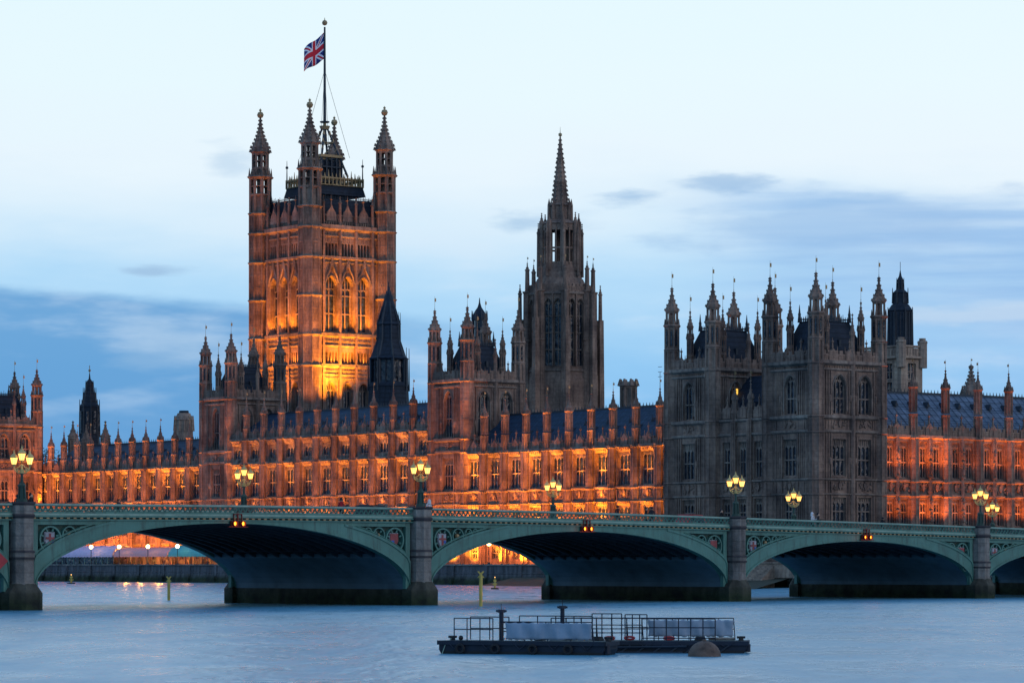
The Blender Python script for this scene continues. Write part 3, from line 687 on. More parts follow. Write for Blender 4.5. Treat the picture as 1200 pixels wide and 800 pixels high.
# return range along the north side, right of the near tower
npl = nA - .6; NT = [VP(x, npl) for x in (1070, 1108, 1146, 1182)]; pit = (NT[3] - NT[0]) / 3
NT = [NT[0] - pit] + NT + [NT[3] + pit, NT[3] + 2 * pit]
rt = root('palace_range', npl, NT[3], 'red-orange lit stone range with pale grey lead roof at the right edge', 'palace wing', G1)
ncs = []
for a, b_ in zip(NT, NT[1:]): ncs += [a + (b_ - a) * .30, a + (b_ - a) * .72]
gothic_facade(rt, 'N', npl, NV + 13.8, NT[-1], C0, ncs, [(9.0, 13.0, 1.75, 3, (.5,), .6, False), (B0 + .5, C0 - .6, 1.75, 3, (.43,), .8, False), (4.2, 6.4, 1.4, 2, (.5,), .4, False)], STR + [(C0, .34, .34)], gables=[(a + b_) / 2 for a, b_ in zip(NT, NT[1:])], carve=True, par_h=1.3)
mm = MB(side_m('N', npl))
for a, b_ in zip(NT, NT[1:]):
    c = (a + b_) / 2; mm.fr(c, -.12, GZ, C0, .26, .24, 8)
    for z in (10, 12, 17, 19.3): mm.ball((c, -.42, z), .24, 6, 0, 2.4); mm.box(c - .3, c + .3, -.6, -.1, z - .9, z - .7); mm.fr(c, -.4, z + .7, z + 1.3, .3, .03, 4)
mm.build('statue_niche', ['trim'], rt)
me = range_turret(32.2, C0, .8)
for v in NT[1:]: place('turret', me, rt, 'N', npl, v, GZ)
mb = MB(side_m('N', npl)); mb.box(NV + 13.85, NT[-1], .58, 14, GZ, C0 + .2); mb.build('inner_wall', ['stone'], rt)
mb = MB(side_m('N', npl)); a0, a1 = NV + 13, NT[-1]
mb.add([(a0, .8, C0 + .5), (a1, .8, C0 + .5), (a1, 8, 29.0), (a0, 8, 29.0), (a1, 15, C0 + .5), (a0, 15, C0 + .5)], [(0, 1, 2, 3), (3, 2, 4, 5), (1, 4, 2), (0, 3, 5)])
x = a0
while x < a1:                            # standing seams and little vents
    mb.tube((x, .85, C0 + .58), (x, 8, 29.06), .06, n=4); x += 1.35
x = a0 + 2
while x < a1: mb.plate([(x - .35, 26.9), (x + .35, 26.9), (x, 27.7)], 5.2, 6.3, 1); x += 3.3
mb.box(a0, a1, 7.9, 8.1, 29, 29.25, 1)
for i in range(int((a1 - a0) / .7)): mb.fr(a0 + .35 + i * .7, 8, 29.2, 29.7, .09, .03, 4, 1)
mb.build('roof', ['lead', 'dark_iron'], rt)
for i, (a, b_) in enumerate(zip(NT, NT[1:])):
    k = (1.0, 1.5, .55, .9, 1.2, 1)[i % 6]
    for c, k2 in ((a + (b_ - a) * .30, 1.0), (a + (b_ - a) * .72, .9)):
        for z, ee in ((B0 + .5, 1900), (A0 + .35, 260), (8.5, 2200)): flood(None, npl + 1.3, c, z - .2, (npl + .1, c, z + 6), ee * 1.9 * k * k2, (1, .20, .015), 70, 1.0)

# ---------------------------------------------------------------- tall square flag tower
Yv = 678.0; vs1, vv0 = AT(363, Yv); a_ = 19.3; vs0 = vs1 - a_; vv1 = vv0 + a_
rt = root('square_flag_tower', (vs0 + vs1) / 2, (vv0 + vv1) / 2, 'tallest square stone tower, floodlit orange, with four turrets and a flagpole', 'tower')
def zv(y): return HC + (HY - y) * Yv / F
zBand = {k: zv(k) for k in (428, 410, 424, 392, 387, 324, 301, 299, 283, 268, 262, 250, 242, 448, 478)}
big = (zv(387), zv(322), 3.0, 2, (.30, .62), 2.0, True); 
for side, plane, a0, a1 in (('W', vv0, vs0, vs1), ('N', vs1, vv0, vv1)):
    mid = (a0 + a1) / 2; cols = [mid - 4.15, mid, mid + 4.15]
    mb = MB(side_m(side, plane)); ops = []
    for c in cols:
        ops.append((c - 1.5, c + 1.5, big[0], big[1])); ops.append((c - 1.45, c + 1.45, 30.0, zv(447)))
        for q in (-1.2, -.4, .4, 1.2):
            ops.append((c + q - .26, c + q + .26, zv(298), zv(283))); ops.append((c + q - .26, c + q + .26, zv(424), zv(411)))
    wall_grid(mb, a0, a1, GZ, zv(265), ops, 1.25)
    for y, p, h in ((428, .45, .5), (392, .55, .6), (404, .25, .25), (301, .5, .5), (306, .2, .2), (275, .25, .25), (266, .7, .8), (438, .25, .2)): string(mb, a0, a1, zv(y), p, h, 1)
    for x in [mid + q for q in (-6.3, -2.07, 2.07, 6.3)]:
        mb.box(x - .28, x + .28, -.45, .01, 30, zv(266)); mb.fr(x, -.25, zv(266), zv(236), .34, .28, 8); spire(mb, x, -.25, zv(236), zv(228), .4, 0, True, 3)
    for c in cols:
        for q in (-1.85, 1.85): mb.box(c + q - .13, c + q + .13, -.25, .01, zv(386), zv(268)); mb.box(c + q - .1, c + q + .1, -.2, .01, zv(445), zv(394))
        # ogee gable over the big arch
        for sg in (-1, 1):
            for (xa, za), (xb, zb) in (((1.75, 330), (1.3, 322)), ((1.3, 322), (.5, 314)), ((.5, 314), (.12, 305))):
                mb.tube((c + sg * xa, -.25, zv(za)), (c + sg * xb, -.25, zv(zb)), .22, n=4, m=1)
        mb.box(c - .5, c + .5, -.42, -.1, zv(306.5), zv(304.5), 1); mb.box(c - .22, c + .22, -.42, -.1, zv(311), zv(302), 1)
        for zc_ in (zv(398), zv(433), zv(442)):
            for q in range(-3, 4): mb.ball((c + q * .55, -.12, zc_), .24, 6, 1, 1.1)
        for q in range(-3, 4): mb.box(c + q * .5 - .06, c + q * .5 + .06, -.12, .01, zv(281), zv(270))
        for q in (-.8, 0, .8): mb.ball((c + q, -.1, zv(294.5) + 8.5), .0 + .001, 4, 1)
    # pierced parapet with gables
    z0 = zv(262); mb.box(a0, a1, 0, .3, zv(265), z0 + .2)
    n = 26
    for i in range(n + 1):
        x = a0 + 2 + (a1 - a0 - 4) * i / n; mb.box(x - .14, x + .14, 0, .3, z0, zv(250))
    mb.box(a0, a1, -.06, .36, zv(250.5), zv(249.3)); mb.box(a0, a1, -.04, .34, zv(258.5), zv(258))
    for c in cols:
        mb.plate([(c - 1.3, zv(257)), (c + 1.3, zv(257)), (c + 1.1, zv(247)), (c + .4, zv(242)), (c, zv(237)), (c - .4, zv(242)), (c - 1.1, zv(247))], -.15, .25)
        mb.fr(c, .05, zv(240), zv(226), .2, .03, 4); mb.fr(c, .05, zv(233), zv(231.5), .12, .35, 4)
    mb.build('wall', ['stone', 'trim'], rt)
    for c in cols:
        place('window', window_mesh(3.0, round(big[1] - big[0], 3), 2, (.33, .66), 2.6, True, 1.25, .26), rt, side, plane, c, big[0])
        place('window', window_mesh(2.9, round(zv(447) - 30.0, 3), 3, (.5,), 1.6, True, 1.25, .2), rt, side, plane, c, 30.0)
        for q in (-1.2, -.4, .4, 1.2):
            place('small_window', window_mesh(.52, round(zv(283) - zv(298), 3), 1, (), 0, False, .7, .06), rt, side, plane, c + q, zv(298))
            place('small_window', window_mesh(.52, round(zv(411) - zv(424), 3), 1, (), 0, False, .7, .06), rt, side, plane, c + q, zv(424))
mb = MB(); mb.box(vs0 + .1, vs1 - 1.3, vv0 + 1.3, vv1 - .1, GZ, zv(264)); mb.build('inner_wall', ['stone'], rt)
mb = MB(); rr = 2.45                     # octagonal corner turret, local to its own axis
H = lambda y: zv(y) - GZ
lv = [(0, 30), (30, H(428)), (H(428), H(392)), (H(392), H(346)), (H(346), H(301)), (H(301), H(266)), (H(266), H(242))]
for a, b_ in lv:
    mb.fr(0, 0, a, b_, rr * .93, rr * .93, 8)
    for j in range(8):
        an = math.pi / 8 + j * math.pi / 4; mb.fr(rr * .95 * math.cos(an), rr * .95 * math.sin(an), a, b_, .22, .22, 4, 0, an)
        a2 = j * math.pi / 4
        for q in (-.45, 0, .45): mb.fr(rr * .87 * math.cos(a2) - q * math.sin(a2), rr * .87 * math.sin(a2) + q * math.cos(a2), a, b_, .09, .09, 4)
    k = max(1, int((b_ - a) / 2.3))
    for i in range(1, k): mb.fr(0, 0, a + (b_ - a) * i / k - .1, a + (b_ - a) * i / k + .1, rr * .97, rr * .97, 8)
    collar(mb, 0, 0, b_, rr * 1.03, .5, 1)
octo(mb, 0, 0, H(242), H(219), rr * .95, 'panel'); octo(mb, 0, 0, H(219), H(199), rr * .95, 'open'); 
mb.fr(0, 0, H(219), H(199), .55, .55, 8, 0, 0)
collar(mb, 0, 0, H(198), rr * 1.08, .5, 1)
for j in range(8):
    an = math.pi / 8 + j * math.pi / 4; mb.fr(rr * .98 * math.cos(an), rr * .98 * math.sin(an), H(198), H(187), .3, .04, 4, 0, an)
    for q in (.33, .66):
        a2 = an + q * math.pi / 4; mb.box(rr * .9 * math.cos(a2) - .1, rr * .9 * math.cos(a2) + .1, rr * .9 * math.sin(a2) - .1, rr * .9 * math.sin(a2) + .1, H(198), H(194))
octo(mb, 0, 0, H(197), H(187), rr * .72, 'panel'); octo(mb, 0, 0, H(187), H(170), rr * .72, 'open'); collar(mb, 0, 0, H(168), rr * .82, .4, 1)
spire(mb, 0, 0, H(168), H(126), rr * .86, 0, True, 9, False)
mb.ball((0, 0, H(123)), .75, 8, 2); mb.tube((0, 0, H(121)), (0, 0, H(115)), .14, .05, 4, 2); mb.ball((0, 0, H(117.5)), .3, 6, 2)
me = mb.mesh('turret', ['stone', 'trim', 'gold'])
for s in (vs0, vs1):
    for v in (vv0, vv1): place('turret', me, rt, 'W', v, s, GZ)
# roof, gallery, pole frame
hip_roof(rt, vs0 + 1.0, vs1 - 1.0, vv0 + 1.0, vv1 - 1.0, zv(264), zv(230), .7)
cs_, cv_ = (vs0 + vs1) / 2, (vv0 + vv1) / 2
cs_, cv_ = AT(380.5, 694.0)
Yc = 694.0
zc2 = lambda y: HC + (HY - y) * Yc / F
mb = MB(); gw_ = 5.9
mb.add([(cs_ + sx * (gw_ + q), cv_ + sy * (gw_ + q), z) for q, z in ((.5, zc2(232)), (0, zc2(220))) for sx, sy in ((-1, -1), (1, -1), (1, 1), (-1, 1))], [(0, 1, 5, 4), (1, 2, 6, 5), (2, 3, 7, 6), (3, 0, 4, 7), (4, 5, 6, 7)], 0)
for k in range(4):
    Mr = Matrix.Translation((cs_, cv_, 0)) @ Matrix.Rotation(k * math.pi / 2, 4, 'Z'); mb.M = Mr
    mb.box(-gw_, gw_, -gw_ - .25, -gw_ + .1, zc2(213), zc2(211.5), 1); mb.box(-gw_, gw_, -gw_ - .25, -gw_ + .1, zc2(221), zc2(220), 1)
    for i in range(13):
        x = -gw_ + 2 * gw_ * i / 12; mb.box(x - .12, x + .12, -gw_ - .3, -gw_ + .1, zc2(221), zc2(211), 1); mb.fr(x, -gw_, zc2(211), zc2(206.5 if i % 3 else 203), .16, .04, 4, 1)
        if i < 12: mb.fr(x + gw_ / 12, -gw_ - .1, zc2(215), zc2(213), .1, .42, 4, 1)
    mb.fr(-gw_, -gw_, zc2(222), zc2(188), .22, .05, 6, 2); mb.ball((-gw_, -gw_, zc2(196)), .35, 6, 2)
    # lantern arcade in the middle and the raking pole frame
    for i in range(5): x = -2.6 + 1.3 * i; mb.box(x - .16, x + .16, -2.75, -2.5, zc2(212), zc2(184), 2)
    mb.box(-2.8, 2.8, -2.85, -2.4, zc2(186), zc2(183), 1); mb.box(-2.8, 2.8, -2.8, -2.45, zc2(198), zc2(196.5), 2)
    mb.tube((-3.6, -3.6, zc2(208)), (-.35, -.35, zc2(150)), .27, .22, 6, 2)
    mb.tube((-2.4, -2.4, zc2(186)), (2.4, -2.4, zc2(186)), .2, n=4, m=2); mb.tube((-1.4, -1.4, zc2(168)), (1.4, -1.4, zc2(168)), .14, n=4, m=1)
    for i in range(6): q = 3.3 - i * .5; zz = zc2(205 - i * 9.3); mb.fr(-q, -q, zz, zz + .9, .32, .1, 4, 1)
mb.M = Matrix(); mb.box(cs_ - 2.2, cs_ + 2.2, cv_ - 2.2, cv_ + 2.2, zc2(215), zc2(190), 0)
mb.fr(cs_, cv_, zc2(152), zc2(148), .9, 1.2, 8, 1); mb.fr(cs_, cv_, zc2(148), zc2(144), .35, .35, 8, 1); mb.fr(cs_, cv_, zc2(144), zc2(142.5), 1.0, 1.1, 8, 2)
mb.build('roof_gallery', ['dark_roof', 'gold', 'dark_iron'], rt)
mb = MB(); mb.tube((cs_, cv_, zc2(168)), (cs_, cv_, zc2(32)), .36, .2, 8, 0)
mb.ball((cs_, cv_, zc2(27)), .62, 8, 1); mb.tube((cs_, cv_, zc2(25)), (cs_, cv_, zc2(21)), .14, .04, 5, 1)
for q in ((-3, 3), (3, 3), (3, -3), (-3, -3)): mb.tube((cs_, cv_, zc2(82)), (cs_ + q[0] * 1.3, cv_ + q[1] * 1.3, zc2(186)), .045, n=3, m=0)
mb.build('flagpole', ['dark_iron', 'gold'], rt)
# flag: union cross, really woven from coloured facets of one cloth
m, t, b = mat('union_flag_cloth'); uv = tn(t, 'ShaderNodeUVMap'); sx = tn(t, 'ShaderNodeSeparateXYZ'); t.links.new(uv.outputs[0], sx.inputs[0])
def fm_(op, a, b_=None):
    n = tn(t, 'ShaderNodeMath', operation=op)
    for i, x in enumerate((a, b_)):
        if x is None: continue
        if isinstance(x, (int, float)): n.inputs[i].default_value = x
        else: t.links.new(x, n.inputs[i])
    return n.outputs[0]
U_ = fm_('ABSOLUTE', fm_('SUBTRACT', sx.outputs[0], .5)); V_ = fm_('ABSOLUTE', fm_('SUBTRACT', sx.outputs[1], .5))
dg = fm_('ABSOLUTE', fm_('SUBTRACT', U_, V_)); cx_ = fm_('MINIMUM', fm_('MULTIPLY', U_, 1.6), V_)
c = tmix(t, fm_('LESS_THAN', dg, .11), (.012, .03, .18), (.75, .75, .78)); c = tmix(t, fm_('LESS_THAN', dg, .04), c, (.55, .02, .04))
c = tmix(t, fm_('LESS_THAN', cx_, .17), c, (.75, .75, .78)); c = tmix(t, fm_('LESS_THAN', cx_, .105), c, (.6, .02, .04))
t.links.new(c, b.inputs['Base Color']); b.inputs['Roughness'].default_value = .9; M['flag'] = m
me = bpy.data.meshes.new('union_flag'); vs = []; fs = []; uvs = []
nu, nv = 18, 8; hp = (HY - 38.5) * Yc / F + HC; pole = PW(cs_, cv_, 0)
for j in range(nv + 1):
    for i in range(nu + 1):
        u = i / nu; v = j / nv
        vs.append((-.2 - 4.25 * u, .9 * math.sin(u * 5.2 + v * 1.2) * u + .3 * u, -5.7 * (1 - v) * (1 - .12 * u) - 3.6 * u - .35 * math.sin(u * 6) * u))
for j in range(nv):
    for i in range(nu): k = j * (nu + 1) + i; fs.append((k, k + 1, k + nu + 2, k + nu + 1))
me.from_pydata([(x, y, z + 5.9) for x, y, z in vs], [], fs); ul = me.uv_layers.new(name='UVMap')
for p in me.polygons:
    for li in p.loop_indices:
        k = me.loops[li].vertex_index; ul.data[li].uv = (1 - (k % (nu + 1)) / nu, (k // (nu + 1)) / nv)
me.polygons.foreach_set('use_smooth', [True] * len(me.polygons)); me.materials.append(M['flag'])
fo = put('union_flag', me, None, (pole.x, pole.y, hp - 5.9)); md = fo.modifiers.new('cloth_thickness', 'SOLIDIFY'); md.thickness = .05
tag(fo, 'red, white and blue union flag flying from the pole on the tallest tower', 'flag')
# floodlights of the flag tower: on the roofs at its foot and on the sill of the great windows
for side, plane, a0, a1 in (('W', vv0, vs0, vs1), ('N', vs1, vv0, vv1)):
    mid = (a0 + a1) / 2
    for c in (mid - 4.15, mid, mid + 4.15):
        if side == 'W':
            flood(None, c, plane - 1.0, zv(388.5), (c, plane + .15, zv(370)), 6500, OR, 96, .7); flood(None, c, plane - .9, zv(426), (c, plane, zv(400)), 1800, OR, 110, .8)
        else:
            flood(None, plane + 1.0, c, zv(388.5), (plane - .15, c, zv(370)), 5500, OR, 96, .7); flood(None, plane + .9, c, zv(426), (plane, c, zv(400)), 1800, OR, 110, .8)
flood(None, vs1 + 9, vv0 + 3.5, 33, (vs1, vv0 + 5.5, 48.5), 150000, (1, .32, .01), 62, .9)
flood(None, vs1 + 14, vv0 + 12, 30, (vs1, vv0 + 10, 60), 42000, (1, .27, .02), 60, .9)
flood(None, vs0 + 8, vv0 - 12, 31, (vs0 + 9, vv0, 50), 80000, (1, .28, .012), 62, .9)
flood(None, vs0 + 4, vv0 - 20, 30, (vs0 + 7, vv0, 62), 28000, (1, .26, .03), 60, .9)

flood(None, vs1 + 26, vv0 - 26, 31, (vs1, vv0, 62), 65000, (1, .30, .07), 30, .9)
flood(None, vs1 + 12, vv0 - 6, 31, (vs1 + 1, vv0, 48), 26000, (1, .28, .03), 50, .9)
# ---------------------------------------------------------------- octagonal spire tower
Yt = 647.0; ts, tv = AT(656.5, Yt); zt_ = lambda y: HC + (HY - y) * Yt / F
rt = root('octagonal_spire_tower', ts, tv, 'tall octagonal stone tower with open lantern and needle spire behind the river front', 'tower')
pxm = Yt / F; R1 = 41 * pxm
wdir = math.atan2(-PW(ts, tv).y, -PW(ts, tv).x) - PROT     # direction to the viewer, in palace frame
def vang(k): return wdir + R(8.5 + 45 * k)                 # corner directions
def vpt(r, k): a = vang(k); return ts + r * math.cos(a), tv + r * math.sin(a)
ro = vang(0)
mb = MB(); 
zb1, zw0, zw1, zp1 = 31.0, zt_(431), zt_(353), zt_(343)
mb.fr(ts, tv, GZ, zt_(447), R1 * 1.0, R1 * 1.0, 8, 0, ro); mb.fr(ts, tv, zt_(447), zt_(437), R1 * 1.0, R1 * .93, 8, 0, ro)
mbw = []
for k in range(8):                       # eight faces, each its own wall frame with openings
    x0, y0 = vpt(R1 * .93, k); x1, y1 = vpt(R1 * .93, k + 1)
    if True:
        ax, ay, bx, by = x0, y0, x1, y1
        d = Vector((bx - ax, by - ay, 0)); ln = d.length; an = math.atan2(d.y, d.x)
        # outward must be -y in frame
        Mf = Matrix.Translation((ax, ay, 0)) @ Matrix.Rotation(an, 4, 'Z')
        nrm = Mf.to_3x3() @ Vector((0, -1, 0)); out = Vector(((ax + bx) / 2 - ts, (ay + by) / 2 - tv, 0))
        if nrm.dot(out) < 0: Mf = Matrix.Translation((bx, by, 0)) @ Matrix.Rotation(an + math.pi, 4, 'Z')
        mb.M = Mf; c1, c2_ = ln * .30, ln * .70
        wall_grid(mb, 0, ln, zt_(437), zp1, [(c1 - .85, c1 + .85, zw0, zw1), (c2_ - .85, c2_ + .85, zw0, zw1)], .7)
        mb.box(ln / 2 - .14, ln / 2 + .14, -.3, .02, zw0, zp1); string(mb, 0, ln, zw0 - .9, .25, .3, 1); string(mb, 0, ln, zp1 - .6, .35, .4, 1)
        parapet(mb, 0, ln, zp1, 1.3, step=.8, gables=())
        mb.plate([(ln / 2 - .9, zt_(455)), (ln / 2 + .9, zt_(455)), (ln / 2 + .9, zt_(452)), (ln / 2, zt_(445)), (ln / 2 - .9, zt_(452))], -.5, 1.0)
        mb.M = Matrix()
        mbw.append((Mf, c1, c2_, ln))
mb.fr(ts, tv, zt_(437), zp1 - .2, R1 * .82, R1 * .82, 8, 0, ro)
# sloping shoulder, lantern, crown
mb.fr(ts, tv, zp1 - .2, zt_(327), R1 * .86, R1 * .66, 8, 0, ro); mb.fr(ts, tv, zt_(327), zt_(312), R1 * .62, R1 * .55, 8, 0, ro)
RL = 22 * pxm
for k in range(8):
    x, y = vpt(RL, k); mb.fr(x, y, zt_(318), zt_(262), .62, .55, 8, 0); spire(mb, x, y, zt_(262), zt_(250), .5, 0, True, 3)
    x2, y2 = vpt(RL * 1.18, k); mb.fr(x2, y2, zt_(325), zt_(275), .34, .28, 4, 0, vang(k)); spire(mb, x2, y2, zt_(275), zt_(262), .34, 0, True, 3)
    x3, y3 = ts + RL * .94 * math.cos(vang(k) + R(22.5)), tv + RL * .94 * math.sin(vang(k) + R(22.5)); mb.fr(x3, y3, zt_(309), zt_(268), .16, .16, 4)
mb.lathe(ts, tv, [(RL * .99, zt_(318)), (RL * .99, zt_(308))], 8, 0, ro); mb.lathe(ts, tv, [(RL * .98, zt_(271)), (RL * .98, zt_(264)), (RL * 1.06, zt_(263)), (RL * .9, zt_(261)), (RL * .62, zt_(258))], 8, 0, ro)
a_, b_2 = vpt(RL * .96, 3), vpt(RL * .96, 4); mb.add([(*a_, zt_(309)), (*b_2, zt_(309)), (*b_2, zt_(268)), (*a_, zt_(268))], [(0, 1, 2, 3)], 0)
a_, b_2 = vpt(RL * .9, 4), vpt(RL * .9, 5); mb.tube((a_[0] * .35 + b_2[0] * .65, a_[1] * .35 + b_2[1] * .65, zt_(309)), (a_[0] * .35 + b_2[0] * .65, a_[1] * .35 + b_2[1] * .65, zt_(268)), .55, n=4)
for z in (zt_(292),): 
    for k in range(8): a, b_ = vpt(RL, k), vpt(RL, k + 1); mb.tube((*a, z), (*b_, z), .2, n=4, m=0)
for k in range(8):
    x, y = vpt(RL * .60, k); mb.fr(x, y, zt_(262), zt_(240), .38, .32, 4, 0, vang(k)); mb.fr(x, y, zt_(240), zt_(233), .3, .04, 4)
mb.lathe(ts, tv, [(RL * .56, zt_(262)), (RL * .56, zt_(243)), (RL * .66, zt_(241)), (RL * .5, zt_(239))], 8, 0, ro)
mb.build('wall', ['stone', 'trim', 'dark_roof'], rt)
Mtall = window_mesh(1.7, round(zw1 - zw0, 3), 2, (.25, .5, .75), .8, True, .7, .14)
b0 = rt['_b']
for Mf, c1, c2_, ln in mbw:
    for c in (c1, c2_):
        p = Mf @ Vector((c, 0, zw0)); o = put('window', Mtall, rt, (p.x - b0[0], p.y - b0[1], p.z - b0[2]), Mf.to_euler().z)
mb = MB(); spire(mb, ts, tv, zt_(241), zt_(160), 10 * pxm, 0, False, 15, False); mb.fr(ts, tv, zt_(217), zt_(214.5), 1.25, 1.42, 8); mb.fr(ts, tv, zt_(190), zt_(188.5), .85, .9, 8)
mb.ball((ts, tv, zt_(158)), .42, 6, 1); mb.tube((ts, tv, zt_(160)), (ts, tv, zt_(149)), .1, .03, 4, 1); mb.build('spire', ['stone', 'gold'], rt)
bt_ = MB()
octm = MB(); z0 = -(zp1 - 31)
octm.fr(0, 0, 31 - GZ, zt_(440) - GZ, 1.25, 1.1, 6, 0); octm.fr(0, 0, zt_(440) - GZ, zp1 - GZ, .95, .85, 6, 0); collar(octm, 0, 0, zt_(400) - GZ, .95); collar(octm, 0, 0, zp1 - GZ, .95)
octm.fr(0, 0, zp1 - GZ, zt_(318) - GZ, .5, .42, 8); spire(octm, 0, 0, zt_(318) - GZ, zt_(309) - GZ, .5, 0, True, 3); vane(octm, 0, 0, zt_(309) - GZ, 1.4)
me1 = octm.mesh('buttress', ['stone', 'gold'])
octm = MB(); octm.fr(0, 0, 31 - GZ, zt_(375) - GZ, .9, .7, 4); octm.fr(0, 0, zt_(375) - GZ, zt_(346) - GZ, .42, .36, 8); spire(octm, 0, 0, zt_(346) - GZ, zt_(334) - GZ, .42, 0, True, 4)
me2 = octm.mesh('flying_buttress', ['stone'])
for k in range(8):
    x, y = vpt(R1 * .95, k); put('buttress', me1, rt, (x - b0[0], y - b0[1], 0))
    x, y = vpt(R1 * 1.16, k); put('flying_buttress', me2, rt, (x - b0[0], y - b0[1], 0))
mb = MB()
for k in range(8):
    for zz in (zt_(382), zt_(425)): a, b_ = vpt(R1 * .95, k), vpt(R1 * 1.16, k); mb.tube((*a, zz + 1.5), (*b_, zz - .6), .3, n=4)
mb.build('arch_strut', ['trim'], rt)

# ---------------------------------------------------------------- lanterns, cupolas and turrets behind the roofs
def lathe_tower(name, label, cat, px, Yd, stages, n=8, group=None, mt=('dark_roof', 'dark_iron', 'gold', 'stone', 'glass', 'pale_stone'), zb=None, rot=None):
    s, v = AT(px, Yd); k = Yd / F; rt = root(name, s, v, label, cat, group)
    return rt, s, v, (lambda y: HC + (HY - y) * Yd / F), k
def tube_pins(mb, s, v, r, n, z0, z1, rr, m=1, rot=0):
    for i in range(n): a = rot + 2 * math.pi * i / n; mb.fr(s + r * math.cos(a), v + r * math.sin(a), z0, z1, rr, rr * .3, 4, m)
# big black ventilation lantern in front of the flag tower
rt, s, v, z, k = lathe_tower('roof_lantern', 'big black tapering iron lantern standing in front of the tall flag tower', 'lantern tower', 455.5, 600, None)
mb = MB(); q = math.pi / 8
mb.fr(s, v, 30, z(453), 26 * k, 23.5 * k, 8, 0); mb.fr(s, v, z(453), z(448), 25 * k, 22 * k, 8, 0)
mb.fr(s, v, z(448), z(422), 19.5 * k, 18.5 * k, 8, 2)
for i in range(8):
    a = q + i * math.pi / 4
    mb.fr(s + 21.5 * k * math.cos(a), v + 21.5 * k * math.sin(a), z(452), z(420), .34, .3, 6, 1); mb.fr(s + 24.5 * k * math.cos(a), v + 24.5 * k * math.sin(a), z(458), z(408), .16, .05, 4, 1)
    for f in (-.5, 0, .5): a2 = q + (i + .5) * math.pi / 4; mb.fr(s + 19.4 * k * math.cos(a2) - f * 2.2 * math.sin(a2), v + 19.4 * k * math.sin(a2) + f * 2.2 * math.cos(a2), z(450), z(420), .12, .12, 4, 1)
mb.lathe(s, v, [(22.5 * k, z(422)), (24 * k, z(420)), (20 * k, z(417)), (15 * k, z(404)), (13.5 * k, z(398)), (13 * k, z(382)), (14.5 * k, z(380)), (11 * k, z(374)), (6.5 * k, z(357)), (5 * k, z(348)), (2 * k, z(341)), (.7 * k, z(335))], 8, 0)
for i in range(8):
    a = q + i * math.pi / 4; mb.fr(s + 14 * k * math.cos(a), v + 14 * k * math.sin(a), z(402), z(366), .12, .04, 4, 1)
    for r0, y0, r1, y1 in ((20, 418, 14, 400), (13.4, 398, 13.2, 381), (14, 380, 6.5, 357), (6.3, 357, 1.5, 341)): mb.tube((s + r0 * k * math.cos(a), v + r0 * k * math.sin(a), z(y0)), (s + r1 * k * math.cos(a), v + r1 * k * math.sin(a), z(y1)), .16, n=4, m=1)
mb.tube((s, v, z(337)), (s, v, z(330)), .08, n=4, m=1)
mb.build('iron_lantern', ['dark_roof', 'dark_iron', 'glass'], rt)
# small lantern behind the middle-right tower
rt, s, v, z, k = lathe_tower('roof_lantern', 'dark domed open iron lantern rising behind the middle tower, left of the spire tower', 'lantern tower', 562, 575, None)
mb = MB(); mb.lathe(s, v, [(17 * k, z(425)), (15 * k, z(405)), (12 * k, z(398)), (9.5 * k, z(396))], 8, 0)
octo(mb, s, v, z(396), z(373), 9 * k, 'open', 1); mb.fr(s, v, z(396), z(373), 4 * k, 4 * k, 8, 2)
mb.lathe(s, v, [(9.8 * k, z(373)), (9 * k, z(371)), (6 * k, z(365)), (2.5 * k, z(360)), (1 * k, z(355)), (.4 * k, z(349))], 8, 0)
tube_pins(mb, s, v, 9.3 * k, 8, z(375), z(364), .14, 1, q); mb.build('iron_lantern', ['dark_roof', 'dark_iron', 'glass'], rt)
# far-left black lantern
rt, s, v, z, k = lathe_tower('roof_lantern', 'small black stepped iron lantern above the far-left range', 'lantern tower', 105, 690, None)
mb = MB(); mb.lathe(s, v, [(13 * k, z(530)), (11.8 * k, z(512)), (11 * k, z(478)), (12 * k, z(476)), (9 * k, z(472)), (7.5 * k, z(460)), (5.5 * k, z(459)), (4.5 * k, z(448)), (1.2 * k, z(444)), (.3 * k, z(436))], 8, 0)
tube_pins(mb, s, v, 11.5 * k, 8, z(512), z(468), .25, 1, q); tube_pins(mb, s, v, 7.5 * k, 8, z(474), z(454), .18, 1, q); tube_pins(mb, s, v, 4.6 * k, 8, z(460), z(446), .14, 1, q)
for i in range(8): a = q + (i + .5) * math.pi / 4; mb.fr(s + 10.4 * k * math.cos(a), v + 10.4 * k * math.sin(a), z(508), z(482), .45, .42, 4, 2)
mb.build('iron_lantern', ['dark_roof', 'dark_iron', 'glass'], rt); mb = MB(); mb.tube((s, v, z(440)), (s, v, z(428)), .09, n=4); mb.ball((s, v, z(434)), .3, 6); mb.build('finial', ['gold'], rt)
